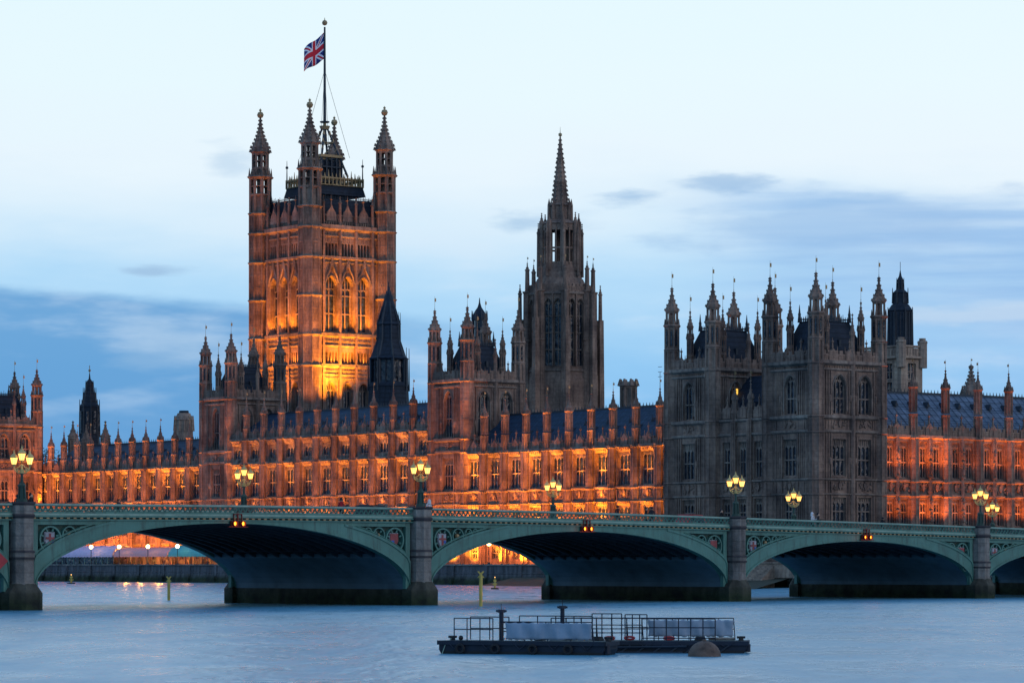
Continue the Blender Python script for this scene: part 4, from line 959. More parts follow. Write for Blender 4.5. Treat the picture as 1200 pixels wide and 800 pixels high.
# stone tower with iron lantern at the right
rt, s, v, z, k = lathe_tower('clock_side_tower', 'pale square tower with louvred openings and black iron lantern on top', 'tower', 1056, 540, None)
rt.name = 'ventilation_tower'
hw = 6.2; s0, v0 = s - 2 * hw, v; sc_, vc_ = s - hw, v + hw
for side, plane, a0, a1 in (('W', v, s - 2 * hw, s), ('N', s, v, v + 5.0)):
    mb = MB(side_m(side, plane)); cols = [a0 + (a1 - a0) * f for f in ((.5,) if side == 'N' else (.25, .5, .75))]
    wall_grid(mb, a0, a1, GZ, z(407), [(c - .95, c + .95, y0, y1) for c in cols for y0, y1 in ((z(462), z(447)), (z(444), z(425)))], .5)
    string(mb, a0, a1, z(419), .55, .35); string(mb, a0, a1, z(405.5), .2, .25)
    ribs(mb, a0 + .8, a1 - .8, z(417), z(408), .7, .16, .12)
    mb.build('wall', ['pale_stone'], rt)
    for c in cols:
        for y0, y1 in ((z(462), z(447)), (z(444), z(425))): place('louvre_window', window_mesh(1.9, round(y1 - y0, 3), 2, (.5,), 0, False, .5, .2), rt, side, plane, c, y0)
mb = MB(); mb.box(s - 2 * hw + .1, s - .55, v + .55, v + 5, GZ, z(408)); mb.build('inner_wall', ['pale_stone'], rt)
tm = MB(); tm.fr(0, 0, z(430) - GZ, z(398) - GZ, .85, .85, 8); collar(tm, 0, 0, z(400) - GZ, .85, .4); tm.fr(0, 0, z(398) - GZ, z(395) - GZ, .6, .6, 8); me = tm.mesh('turret', ['pale_stone'])
for ss, vv in ((s, v), (s, v + 5.0), (s - 2 * hw, v)): place('turret', me, rt, 'W', vv, ss, GZ)
s, v = AT(1055, 546)
mb = MB(); mb.lathe(s, v, [(17 * k, z(410)), (15.5 * k, z(405)), (15 * k, z(362)), (16 * k, z(361)), (11 * k, z(354)), (9.5 * k, z(353)), (9 * k, z(341)), (9.8 * k, z(340)), (5.5 * k, z(336)), (4.2 * k, z(336)), (4 * k, z(326)), (4.6 * k, z(325)), (1.8 * k, z(320)), (.4 * k, z(313))], 8, 0)
for r_, y0, y1, n_ in ((15.6, 407, 357, .2), (9.8, 352, 334, .15), (4.6, 338, 322, .12)): tube_pins(mb, s, v, r_ * k, 8, z(y0), z(y1), n_, 1, q)
for i in range(8):
    for f in (-.6, 0, .6): a2 = q + (i + .5) * math.pi / 4; mb.fr(s + 14.4 * k * math.cos(a2) - f * math.sin(a2), v + 14.4 * k * math.sin(a2) + f * math.cos(a2), z(405), z(363), .09, .09, 4, 1)
mb.tube((s, v, z(318)), (s, v, z(303)), .06, n=4, m=1); mb.build('iron_lantern', ['dark_roof', 'dark_iron'], rt)
# ogee stone cupola behind the north range
rt, s, v, z, k = lathe_tower('stone_cupola', 'crocketed stone cupola peeping over the pale lead roof at the right', 'cupola', 1138, 505, None)
mb = MB(); mb.fr(s, v, 20, z(464), 10 * k, 10 * k, 8); collar(mb, s, v, z(463), 12 * k, .4); spire(mb, s, v, z(463), z(428), 12.5 * k, 0, True, 8); tube_pins(mb, s, v, 11 * k, 8, z(466), z(452), .3, 0, q); vane(mb, s, v, z(428), 1.2, 1); mb.build('cupola_roof', ['trim', 'gold'], rt)
# drum tower far left, battlemented turret behind the bright range, small shafts
rt, s, v, z, k = lathe_tower('drum_tower', 'round pale stone drum with flat cap above the far-left blue roof', 'turret', 215.5, 650, None)
mb = MB(); mb.fr(s, v, 20, z(492), 11 * k, 10.6 * k, 16); mb.fr(s, v, z(492), z(489), 12 * k, 11 * k, 16); mb.fr(s, v, z(489), z(484), 9.5 * k, 7.5 * k, 16); mb.fr(s, v, z(484), z(481), 6 * k, 5.6 * k, 12, 1)
tube_pins(mb, s, v, 10.9 * k, 12, z(505), z(487), .3, 0); mb.build('drum', ['pale_stone', 'dark_roof'], rt)
rt, s, v, z, k = lathe_tower('battlemented_turret', 'short octagonal battlemented turret on the roofs right of the spire tower', 'turret', 736.5, 560, None)
mb = MB(); octo(mb, s, v, 24, z(453), 10 * k, 'panel'); collar(mb, s, v, z(452), 10.6 * k, .4)
tube_pins(mb, s, v, 10 * k, 8, z(452), z(444), .0 + .55, 0, q); mb.fr(s, v, z(452), z(447.5), 10.4 * k, 10.4 * k, 8); mb.build('shaft', ['trim'], rt)
def shaft(px, Yd, ytop, r, label, group='small octagonal chimney shafts on the far-left roofs'):
    rt, s, v, z, k = lathe_tower('chimney_shaft', label, 'chimney', px, Yd, None, group=group)
    mb = MB(); octo(mb, s, v, 20, z(ytop + 22), r, 'panel'); collar(mb, s, v, z(ytop + 21), r, .4); spire(mb, s, v, z(ytop + 20), z(ytop), r * 1.05, 0, True, 3); mb.build('shaft', ['stone'], rt)
shaft(85.5, 672, 493, 1.0, 'slim dark chimney shaft left of the far-left black lantern')
shaft(123.5, 668, 493, 1.0, 'slim stone chimney shaft right of the far-left black lantern')
shaft(101, 650, 497, .9, 'slim pale chimney shaft in front of the far-left black lantern')
# second roof behind the bright range, and behind the far range
def back_roof(label, s0, s1, v0, v1, ze, zr, mt='lead'):
    rt = root('rear_wing', (s0 + s1) / 2, v0, label, 'palace wing', 'inner wings behind the river front')
    mb = MB(); mb.box(s0, s1, v0, v1, GZ, ze); mb.build('wall', ['stone'], rt)
    mb = MB(); m_ = (v0 + v1) / 2; mb.add([(s0, v0 - .3, ze), (s1, v0 - .3, ze), (s1, m_, zr), (s0, m_, zr), (s1, v1, ze), (s0, v1, ze)], [(0, 1, 2, 3), (3, 2, 4, 5), (1, 4, 2), (0, 3, 5)]); mb.box(s0, s1, m_ - .1, m_ + .1, zr, zr + .3, 1)
    n = int((s1 - s0) / 1.2)
    for i in range(n): mb.fr(s0 + i * 1.2, m_, zr + .2, zr + .7, .1, .03, 4, 1)
    mb.build('roof', [mt, 'dark_iron'], rt)
back_roof('inner wing with blue-grey roof below the octagonal spire tower', sMa + 4, -14, 24, 38, 24, 30.2, 'slate')
back_roof('inner wing with dark roof at the foot of the tall flag tower', sSb - 12, sMa - 8, 20, 34, 25, 30.0, 'slate')
back_roof('inner wing with low roof behind the far-left range', sE, sSa + 2, 20, 34, 22, 26.5, 'slate')
# antenna mast
rt = root('antenna_mast', SP(773.5, 14), 14, 'thin metal antenna mast beside the left edge of the dark corner towers', 'antenna', z=26)
mb = MB(); s, v = rt['_b'][:2]; mb.tube((s, v, 26), (s, v, ZP(429, 508)), .09, .04, 5); 
for i in range(3): mb.tube((s - .5, v, 34 + i * .8), (s + .5, v, 34 + i * .8), .04, n=4)
mb.build('mast', ['dark_iron'], rt)
# tree at the far left behind the range
rt = root('tree', *AT(62, 690), 'dark bare-looking tree showing over the far-left range', 'tree')
s, v = rt['_b'][:2]; mb = MB(); mb.tube((s, v, GZ), (s, v, 22), .5, .3, 7); 
for i in range(12): a = i * .9; mb.tube((s, v, 17 + i * .5), (s + 4 * math.cos(a), v + 4 * math.sin(a), 23 + i * .45), .16, .04, 5)
mb.build('trunk', ['bark'], rt); mb = MB()
cl = [(random.gauss(0, 2.6), random.gauss(0, 2.6), random.gauss(24.5, 2.3)) for _ in range(26)]
for i in range(2600):
    c = random.choice(cl); p = Vector((s + c[0] + random.gauss(0, .7), v + c[1] + random.gauss(0, .7), c[2] + random.gauss(0, .6))); d1 = Vector((random.gauss(0, 1), random.gauss(0, 1), random.gauss(0, 1))).normalized() * .16; d2 = d1.orthogonal().normalized() * .12
    mb.add([tuple(p - d1), tuple(p + d2), tuple(p + d1), tuple(p - d2)], [(0, 1, 2, 3)])
mb.build('crown', ['leaf'], rt)

# ---------------------------------------------------------------- terrace: awnings, lamps
def awning(label, pxa, pxb, colr, group='awnings on the river terrace', v0=-8.2, v1=-2.5, zt_=7.0, screen=False):
    a, b_ = SP(pxa, v0), SP(pxb, v0); rt = root('awning', (a + b_) / 2, v0, label, 'awning', group); mb = MB(); n = 10; n2 = max(6, int((b_ - a) / 1.2))
    for j in range(n2):
        x0 = a + (b_ - a) * j / n2; x1 = a + (b_ - a) * (j + 1) / n2
        for i in range(n):
            f0, f1 = i / n, (i + 1) / n
            P_ = lambda f: (v0 + (v1 - v0) * (1 - math.cos(f * math.pi)) / 2, 5.15 + (zt_ - 5.15) * math.sin(f * math.pi))
            (y0, z0), (y1, z1) = P_(f0), P_(f1); mb.quad((x0, y0, z0), (x1, y0, z0), (x1, y1, z1), (x0, y1, z1))
        xm = (x0 + x1) / 2; mb.add([(x0, v0 - .03, 5.18), (x1, v0 - .03, 5.18), (x1, v0 - .05, 4.85), (xm, v0 - .05, 4.75), (x0, v0 - .05, 4.85)], [(0, 1, 2, 3, 4)])
        mb.tube((x0, v0, 5.15), (x0, (v0 + v1) / 2, zt_ + .03), .05, n=4)
    mb.build('canopy', [colr], rt); mb = MB()
    for j in range(n2 + 1):
        x = a + (b_ - a) * j / n2
        if j % 5 == 0: mb.tube((x, v0 + .05, GZ), (x, v0 + .05, 5.2), .07, n=6); mb.tube((x, v1, GZ), (x, v1, 5.2), .07, n=6)
    mb.box(a, b_, v0, v0 + .1, 5.1, 5.2); mb.box(a, b_, v1 - .05, v1 + .05, 5.1, 5.2)
    mb.build('frame', ['dark_iron'], rt)
    for j in range(0, n2, 3):
        x = a + (b_ - a) * (j + .5) / n2; mb = MB()
        mb.fr(x, v0 + 1.6, GZ, GZ + .05, .3, .3, 8); mb.tube((x, v0 + 1.6, GZ), (x, v0 + 1.6, 4.05), .06, n=5); mb.fr(x, v0 + 1.6, 4.03, 4.09, .5, .5, 10); mb.build('table', ['black'], rt)
    if screen:
        mb = MB(); k = max(2, int((b_ - a) / 2.2)); xs = [a + (b_ - a) * q / k for q in range(k + 1)]
        for x0, x1 in zip(xs, xs[1:]):
            mb.box(x0 + .06, x1 - .06, v0 + .22, v0 + .26, GZ + .1, 5.0, 0); mb.box(x0 - .05, x0 + .05, v0 + .16, v0 + .3, GZ, 5.1, 1)
        mb.build('glazed_screen', ['glass', 'rail_pale'], rt)
    return rt, a, b_
awning('pale mauve awning at the left end of the river terrace', 40, 132, 'awning_pink', screen=True)
awning('rose pink awning between the mauve and teal awnings', 133, 196, 'awning_rose', zt_=6.6)
awning('teal green awning at the right end of the row of awnings', 197, 246, 'awning_teal', zt_=6.9)
for px, e in ((148, 1100), (165, 1500), (186, 2000), (218, 600), (120, 250)):
    l = bpy.data.lights.new('terrace_light', 'POINT'); l.energy = e; l.color = (1, .42, .08); l.shadow_soft_size = .2
    o = bpy.data.objects.new('terrace_light', l); col.objects.link(o); o.location = PW(SP(px, -6), -6, 4.7)
def lamp_mesh(h=3.6):
    mb = MB(); mb.fr(0, 0, 0, .3, .22, .16, 8); mb.tube((0, 0, .3), (0, 0, h - .5), .08, .06, 8); mb.fr(0, 0, h - .55, h - .45, .1, .16, 8)
    mb.fr(0, 0, h + .12, h + .4, .2, .03, 8)
    return mb.mesh('post', ['dark_iron'])
tl_post = lamp_mesh(); mb = MB(); mb.ball((0, 0, 3.35), .38, 12); tl_globe = mb.mesh('globe', ['flare'], smooth=True)
def terrace_lamp(px, v, label, zoff=0, e=160):
    p = PW(SP(px, v), v, 3.4); o = bpy.data.objects.new('terrace_lamp', None); col.objects.link(o); o.location = p; tag(o, label, 'lamp', 'lamps along the river terrace')
    put('post', tl_post, o); put('globe', tl_globe, o)
    l = bpy.data.lights.get('terrace_lamp_light') or bpy.data.lights.new('terrace_lamp_light', 'POINT'); l.energy = e; l.color = (1, .6, .2); l.shadow_soft_size = .25
    lo = bpy.data.objects.new('lamp_light', l); col.objects.link(lo); lo.location = (p.x, p.y, p.z + 3.35); 
for px, d in ((106.8, 'leftmost lit lamp on the river wall, before the mauve awning'), (139.7, 'lit lamp before the join of the mauve and rose awnings'), (173.3, 'lit lamp before the rose awning'), (208, 'lit lamp before the teal awning'), (573, 'lit lamp seen through the middle bridge arch'), (243.5, 'lamp on the wall at the right end of the teal awning')): terrace_lamp(px, -9.6, d)
for px in (530, 556, 590, 618, 640):
    flood(None, SP(px, 0), -2.6, 3.9, (SP(px, 0) + .1, 0, 6.5), 7000, (1, .36, .02), 100, .7)
# river stairs and landing by the dark towers, seen through the right arch
rt = root('river_stairs', SP(893, NV - 2), NV - 2, 'pale stone landing steps down to the foreshore through the right arch', 'steps', z=0)
mb = MB(); s = SP(893, NV - 2)
for i in range(9): mb.box(s - 1.6 - i * .13, s + 1.6 + i * .13, NV - 1.0 - .42 * (i + 1), NV - 1.0 - .42 * i, -.5, 3.1 - i * .26)
mb.box(s - 9, s + 8, NV - 1.1, NV - .2, 1.4, 3.5); mb.box(s - 9.2, s + 8.2, NV - 1.3, NV - .1, 3.5, 3.7)
mb.build('steps', ['pale_stone'], rt)
mb = MB(); a, b_ = PW(-25, NV - .5, 0), PW(40, NV - .5, 0); c, d = PW(60, NV - 26, 0), PW(-25, NV - 9, 0)
mb.add([(a.x, a.y, 1.3), (b_.x, b_.y, 1.3), (c.x, c.y, -.25), (d.x, d.y, -.25)], [(0, 1, 2, 3)]); tag(mb.build('foreshore', ['mud']), kind='structure')

# ---------------------------------------------------------------- bridge
BX, BY = (27 - 600) / F * 235, 235.0; BW = 22.4; BR = R(45); C45 = math.sqrt(.5)
def BP(t, y, z=0): return Vector((BX + C45 * t - C45 * y, BY + C45 * t + C45 * y, z))
TP = [-39.7, -.25, 39.95, 79.35, 116.2, 150.4, 183]; CROWN = [6.3, 6.54, 6.2, 5.54, 4.95, 4.5]; SPR = 1.35; PH = 1.12
ZK = [(-60, 7.4), (-39.5, 7.55), (0, 7.83), (20, 7.96), (40, 8.0), (60, 7.86), (79.66, 7.62), (98, 7.37), (117.1, 7.08), (151, 6.55), (200, 5.9), (330, 5.4)]
def zp(t):
    for (a, za), (b_, zb) in zip(ZK, ZK[1:]):
        if a <= t <= b_:
            f = (t - a) / (b_ - a); return za + (zb - za) * f
    return ZK[-1][1]
br = bpy.data.objects.new('road_bridge', None); col.objects.link(br); br.location = (BX, BY, 0); br.rotation_euler = (0, 0, BR); br['_b'] = (0, 0, 0)
tag(br, 'green painted iron arch road bridge on grey stone piers across the river', 'bridge')
T0, T1 = -50, 183
def zf(t): return zp(t) - 1.22
def prof_strip(mb, t0, t1, prof, m=0, step=2.0):
    """extrude a y,dz profile (dz relative to parapet top) along the cambered bridge"""
    n = max(1, int((t1 - t0) / step)); ts_ = [t0 + (t1 - t0) * i / n for i in range(n + 1)]; k = len(prof)
    vs = [(t, y, zp(t) + dz) for t in ts_ for y, dz in prof]; fs = []
    for i in range(n):
        for j in range(k): a = i * k + j; b_ = i * k + (j + 1) % k; fs.append((a, b_, b_ + k, a + k))
    fs += [tuple(range(k)), tuple(range(n * k, n * k + k))[::-1]]; mb.add(vs, fs, m)
spans = [(a + PH, b_ - PH, c) for a, b_, c in zip(TP, TP[1:], CROWN)]
for side_, ysign, y_ in (('near', 1, 0.0), ('far', -1, BW)):
    def yy(a): return y_ + ysign * a
    def boxp(mb, y0, y1, d0, d1, m=0, t0=T0, t1=T1): prof_strip(mb, t0, t1, [(yy(y0), d0), (yy(y1), d0), (yy(y1), d1), (yy(y0), d1)] if ysign > 0 else [(yy(y1), d0), (yy(y0), d0), (yy(y0), d1), (yy(y1), d1)], m)
    mb = MB(); boxp(mb, -.28, .16, -.13, 0, 2); boxp(mb, -.2, .1, -.2, -.13); boxp(mb, -.16, .08, -.72, -.58); boxp(mb, -.22, .14, -.86, -.72, 2); boxp(mb, -.04, .02, -.6, -.19, 1) if side_ == 'none' else None
    t = T0; 
    while t < T1:                        # pierced zig-zag tracery
        z = zp(t); 
        for sg in (-1, 1): mb.tube((t, yy(-.05), z - .19), (t + sg * .24, yy(-.05), z - .59), .062, n=4)
        mb.tube((t, yy(-.05), z - .2), (t, yy(-.05), z - .42), .12, .02, n=4); mb.tube((t + .25, yy(-.05), z - .6), (t + .25, yy(-.05), z - .44), .1, .03, n=4); t += .5
    mb.build('parapet', ['green', 'green_dark', 'rail_pale'], br)
    mb = MB(); boxp(mb, -.34, .3, -1.0, -.86); boxp(mb, -.1, .3, -1.14, -1.0, 1); boxp(mb, -.22, .3, -1.24, -1.14)
    t = T0
    while t < T1: z = zp(t) - 1.0; mb.box(t - .13, t + .13, min(yy(-.26), yy(-.1)), max(yy(-.26), yy(-.1)), z - .12, z - .005, 2); t += .62
    mb.build('cornice', ['green', 'green_dark', 'gold'], br)
    for si, (t0, t1, cr_) in enumerate(spans):
        L_ = t1 - t0; cx = (t0 + t1) / 2; a = L_ / 2; n = 48; mb = MB(); th = .62
        def zi(t, k=0): return SPR + (cr_ - SPR) * math.sqrt(max(0, 1 - ((t - cx) / a) ** 2))
        pts = []
        for i in range(n + 1):
            an = math.pi * (1 - i / n); ct, st_ = math.cos(an), math.sin(an)
            ti = cx + a * ct; z_i = SPR + (cr_ - SPR) * st_; te = cx + (a + .0) * ct; 
            nx, nz = ct * (cr_ - SPR), st_ * a; nl = math.hypot(nx, nz); thk = .95 + .35 * abs(ct)
            pts.append((ti, z_i, ti + nx / nl * thk, z_i + nz / nl * thk))
        for p, q_ in zip(pts, pts[1:]):
            def cl_(x, z): return (min(max(x, t0 - .001), t1 + .001), min(z, zf(x) - .0))
            e0, e1 = cl_(p[2], p[3]), cl_(q_[2], q_[3])
            for (yA, yB, w0, w1, m_) in ((-.12, .5, 0, 1, 0), (-.2, -.12, .0, .13, 0), (-.2, -.12, .84, 1, 0)):
                def L2(A, B, f): return (A[0] + (B[0] - A[0]) * f, A[1] + (B[1] - A[1]) * f)
                i0, i1 = (p[0], p[1]), (q_[0], q_[1])
                if w0 > 0 and (p[3] > zf(p[2]) or q_[3] > zf(q_[2])): continue
                c4 = [L2(i0, e0, w0), L2(i1, e1, w0), L2(i1, e1, w1), L2(i0, e0, w1)]
                mb.plate(c4, min(yy(yA), yy(yB)), max(yy(yA), yy(yB)), m_)
        mb.build('arch_rib', ['green'], br)
        # spandrels, left and right of the span
        for sg, tb in ((1, t0), (-1, t1)):
            mb = MB()
            def ze(t):                   # top of the arch ring at t
                best = SPR
                for p, q_ in zip(pts, pts[1:]):
                    x0, x1 = sorted((p[2], q_[2]))
                    if x0 <= t <= x1: f = (t - p[2]) / (q_[2] - p[2] + 1e-9); return p[3] + (q_[3] - p[3]) * f
                return SPR
            k = 26; Lp = a * .62
            xs = [tb + sg * Lp * i / k for i in range(k + 1)]
            for x0, x1 in zip(xs, xs[1:]):
                b0_, b1_ = ze(x0) - .15, ze(x1) - .15; c0_, c1_ = zf(x0), zf(x1)
                if b0_ >= c0_ and b1_ >= c1_: break
                b0_, b1_ = min(b0_, c0_), min(b1_, c1_)
                P4 = [(x0, b0_), (x1, b1_), (x1, c1_), (x0, c0_)]
                if sg < 0: P4 = P4[::-1]
                mb.plate(P4, min(yy(.28), yy(.5)), max(yy(.28), yy(.5)), 1)
            w_ = 0.42
            mb.box(min(tb - sg * .05, tb + sg * w_), max(tb - sg * .05, tb + sg * w_), min(yy(-.06), yy(.3)), max(yy(-.06), yy(.3)), SPR, zf(tb) + .02, 0)
            # top frame strip
            xe = tb + sg * Lp * .8
            for i in range(12):
                x0 = tb + sg * (w_ + (Lp * .9 - w_) * i / 12); x1 = tb + sg * (w_ + (Lp * .9 - w_) * (i + 1) / 12); xa, xb = sorted((x0, x1))
                mb.plate([(xa, zf(xa) - .34), (xb, zf(xb) - .34), (xb, zf(xb) + .01), (xa, zf(xa) + .01)], min(yy(-.05), yy(.3)), max(yy(-.05), yy(.3)), 0)
            if side_ == 'near':
                cx1 = tb + sg * (w_ + 1.18); top = zf(tb) - .42; z1_ = top - 1.0
                mb.ring(cx1, z1_, 1.02, .13, -.05, .3, 24, 0)
                for i in range(8): an = i * math.pi / 4 + math.pi / 8; mb.tube((cx1 + .9 * math.cos(an), .08, z1_ + .9 * math.sin(an)), (cx1 + .62 * math.cos(an), .08, z1_ + .62 * math.sin(an)), .06, .1, n=5)
                cx2 = cx1 + sg * 1.75; r2_ = .66; z2_ = top - .64; mb.ring(cx2, z2_, r2_, .1, -.04, .3, 20, 0)
                cx3 = cx2 + sg * 1.2; z3_ = top - .45; mb.ring(cx3, z3_, .46, .09, -.04, .3, 16, 0); mb.ring(cx3 + sg * .82, top - .3, .3, .07, -.03, .3, 12, 0)
                for (c_, z_, r_) in ((cx2, z2_, r2_), (cx3, z3_, .46)):
                    for i in range(4): an = i * math.pi / 2 + math.pi / 4; mb.tube((c_ + r_ * .9 * math.cos(an), .08, z_ + r_ * .9 * math.sin(an)), (c_ + r_ * .45 * math.cos(an), .08, z_ + r_ * .45 * math.sin(an)), .05, .09, n=5)
                mb.ring(cx1 - sg * .5, z1_ - 1.42, .4, .08, -.04, .3, 14, 0)
                # inner diagonal moulding that follows the arch
                for x0, x1 in zip(xs, xs[1:]):
                    if ze(x1) + .1 < zf(x1) - .3: mb.tube((x0, .02, ze(x0) + .12), (x1, .02, ze(x1) + .12), .09, n=5)
                mb.ball((cx2, .12, z2_), .2, 8, 2)
            mb.build('spandrel', ['green', 'green_dark', 'gold'], br)
            if side_ == 'near':
                sh = MB(); zc1 = z1_
                def shp(f): return [(cx1 - .42 * f, zc1 + .5 * f), (cx1 - .42 * f, zc1 - .1 * f), (cx1 - .25 * f, zc1 - .42 * f), (cx1, zc1 - .6 * f), (cx1 + .25 * f, zc1 - .42 * f), (cx1 + .42 * f, zc1 - .1 * f), (cx1 + .42 * f, zc1 + .5 * f)]
                red = (sg < 0)
                sh.plate(shp(1.12), .1, .24, 1); sh.plate(shp(1.0), .04, .12, 0 if red else 1)
                if red: sh.plate([(cx1 - .38, zc1 - .05), (cx1 - .02, zc1 - .05), (cx1 - .02, zc1 - .5), (cx1 - .24, zc1 - .38), (cx1 - .38, zc1 - .1)], .015, .045, 2)
                else:
                    sh.box(cx1 - .1, cx1 + .1, .01, .05, zc1 - .5, zc1 + .45, 0); sh.box(cx1 - .38, cx1 + .38, .0, .048, zc1 + .02, zc1 + .18, 0); sh.box(cx1 + .14, cx1 + .36, .005, .05, zc1 - .25, zc1 - .03, 2)
                o = sh.build('shield', ['shield_red', 'shield_white', 'blue'], br)
# soffit vaults and inner ribs
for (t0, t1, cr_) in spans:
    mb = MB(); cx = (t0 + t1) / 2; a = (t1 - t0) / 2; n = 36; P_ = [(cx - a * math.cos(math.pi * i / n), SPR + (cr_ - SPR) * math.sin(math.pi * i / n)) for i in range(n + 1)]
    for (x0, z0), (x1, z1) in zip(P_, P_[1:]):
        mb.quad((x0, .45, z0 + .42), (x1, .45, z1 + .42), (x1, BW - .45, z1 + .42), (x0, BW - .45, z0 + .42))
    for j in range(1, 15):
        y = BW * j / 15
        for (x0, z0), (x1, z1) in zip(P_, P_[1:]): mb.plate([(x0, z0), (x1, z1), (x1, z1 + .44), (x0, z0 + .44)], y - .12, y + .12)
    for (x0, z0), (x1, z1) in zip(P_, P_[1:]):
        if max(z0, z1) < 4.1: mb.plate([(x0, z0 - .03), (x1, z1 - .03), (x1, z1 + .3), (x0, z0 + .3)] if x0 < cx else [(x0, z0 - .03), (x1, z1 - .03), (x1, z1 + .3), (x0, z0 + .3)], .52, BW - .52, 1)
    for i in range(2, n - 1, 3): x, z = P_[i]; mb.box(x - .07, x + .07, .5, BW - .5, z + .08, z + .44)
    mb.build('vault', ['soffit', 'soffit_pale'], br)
# deck, road
mb = MB(); prof_strip(mb, T0, T1, [(.12, -1.3), (BW - .12, -1.3), (BW - .12, -1.16), (.12, -1.16)]); mb.build('deck_slab', ['asphalt'], br)
for y0, y1 in ((.15, 4.2), (BW - 4.2, BW - .15)):
    mb = MB(); prof_strip(mb, T0, T1, [(y0, -1.155), (y1, -1.155), (y1, -1.03), (y0, -1.03)]); mb.build('pavement', ['paving'], br)
mb = MB()
for k in range(-8, 34): t = k * 5.5; mb.add([(t, BW / 2 - .07, zp(t) - 1.154), (t + 3, BW / 2 - .07, zp(t + 3) - 1.154), (t + 3, BW / 2 + .07, zp(t + 3) - 1.154), (t, BW / 2 + .07, zp(t) - 1.154)], [(0, 1, 2, 3)])
mb.build('lane_marking', ['white'], br)
# piers
def pier(t):
    mb = MB(); z1 = zf(t)
    mb.box(t - PH, t + PH, .0, BW, -2, SPR + .02, 1)
    mb.box(t - PH + .02, t + PH - .02, .25, BW - .25, SPR, z1 - .1, 2)
    # pointed cutwater with sloping cap at both ends
    for ys, y_ in ((-1, 0), (1, BW)):
        P5 = [(t - 1.5, y_ - ys * .4), (t - 1.5, y_ + ys * .7), (t - .6, y_ + ys * 1.55), (t + .6, y_ + ys * 1.55), (t + 1.5, y_ + ys * .7), (t + 1.5, y_ - ys * .4)]
        n = 6; c_ = (t, y_ + ys * .55); vs = [(x, y, -2) for x, y in P5] + [(x, y, 1.25) for x, y in P5] + [(c_[0] + (x - c_[0]) * .62, c_[1] + (y - c_[1]) * .62, 1.95) for x, y in P5]
        mb.add(vs, [(i, (i + 1) % n, n + (i + 1) % n, n + i) for i in range(n)] + [(n + i, n + (i + 1) % n, 2 * n + (i + 1) % n, 2 * n + i) for i in range(n)] + [tuple(range(12, 18))], 1)
        for i in range(14):
            x = t - 1.7 + 3.4 * random.random(); 
        # shaft: half octagon
        def half(r, z0, z1_, m_, dp=.55, r1=None):
            r1 = (r1 or r) * .82; r = r * .82; q5 = lambda rr: [(t - rr, y_ - ys * .3), (t - rr, y_ + ys * dp), (t - rr * .5, y_ + ys * (dp + rr * .62)), (t + rr * .5, y_ + ys * (dp + rr * .62)), (t + rr, y_ + ys * dp), (t + rr, y_ - ys * .3)]
            A, B = q5(r), q5(r1); mb.add([(*p, z0) for p in A] + [(*p, z1_) for p in B], [(i, (i + 1) % 6, 6 + (i + 1) % 6, 6 + i) for i in range(6)] + [tuple(range(6)), tuple(range(6, 12))], m_)
        zt = zp(t)
        half(1.12, 1.8, 2.0, 0, .62, 1.05); half(1.0, 1.8, zt - 4.1, 0); half(1.06, zt - 4.1, zt - 3.95, 3, .6, 1.12); half(1.06, zt - 3.95, zt - 3.6, 0, .58); half(1.12, zt - 3.6, zt - 3.45, 3, .62, 1.0); half(.98, zt - 3.45, zt - 1.1, 0, .53)
        half(1.0, zt - 1.1, zt - .95, 3, .55, 1.14); half(1.14, zt - .95, zt - .8, 3, .6, 1.08); half(1.02, zt - .8, zt - .14, 0, .55); half(1.04, zt - .14, zt - .02, 3, .58, 1.16); half(1.16, zt - .02, zt + .1, 3, .62, 1.1)
    return mb.build('pier', ['grey_stone', 'cutwater', 'soffit', 'dark_band'], br)
for t in TP: pier(t)
mb = MB()
for t in TP[2:]: 
    pass
# far bank approach and abutment
ap = MB(Matrix.Translation((BX, BY, 0)) @ Matrix.Rotation(BR, 4, 'Z'))
ap.box(181, 330, -6, BW + 6, -2, 4.7, 0); ap.box(181, 330, -6.3, -5.9, 4.7, 5.8, 0)
o = ap.build('abutment', ['grey_stone']); tag(o, 'grey stone abutment carrying the bridge approach on the far bank', 'abutment')

# navigation lights at the crown of each arch
def nav(t, label):
    o = bpy.data.objects.new('navigation_light', None); col.objects.link(o); o.location = BP(t, -.38, zf(t)); o.rotation_euler = (0, 0, BR); o.scale = (.85, .85, .8); tag(o, label, 'signal light', 'amber navigation lights on the bridge arches')
    mb = MB(); mb.box(-1.15, 1.15, -.12, .12, -.62, -.55); mb.box(-.06, .06, -.05, .12, -.6, .75); mb.box(-.5, -.44, -.05, .1, -.6, .7); mb.box(.44, .5, -.05, .1, -.6, .7); mb.box(-.5, .5, -.05, .05, .62, .7)
    for x in (-.48, .48): mb.box(x - .3, x + .3, -.06, .22, -.56, .02); mb.ring(x, -.27, .27, .05, -.3, -.04, 14)
    put('bracket', mb.mesh('bracket', ['red_glow']), o)
    for x in (-.48, .48): l_ = MB(); l_.plate([(x + .2 * math.cos(i * math.pi / 8), -.27 + .2 * math.sin(i * math.pi / 8)) for i in range(16)], -.13, -.065); put('lamp_lens', l_.mesh('lamp_lens', ['amber']), o)
    l = bpy.data.lights.get('nav_glow') or bpy.data.lights.new('nav_glow', 'POINT'); l.energy = 9; l.color = (1, .16, .03); l.shadow_soft_size = .2
    for x in (-.5, .5): lo = bpy.data.objects.new('lamp_light', l); col.objects.link(lo); lo.location = BP(t + x, -.95, zf(t) - .3)
def TB(px, y=0):                          # bridge parameter under photo column px
    r = (px - 600) / F; return ((BY + C45 * y) * r - (BX - C45 * y)) / (C45 * (1 - r))
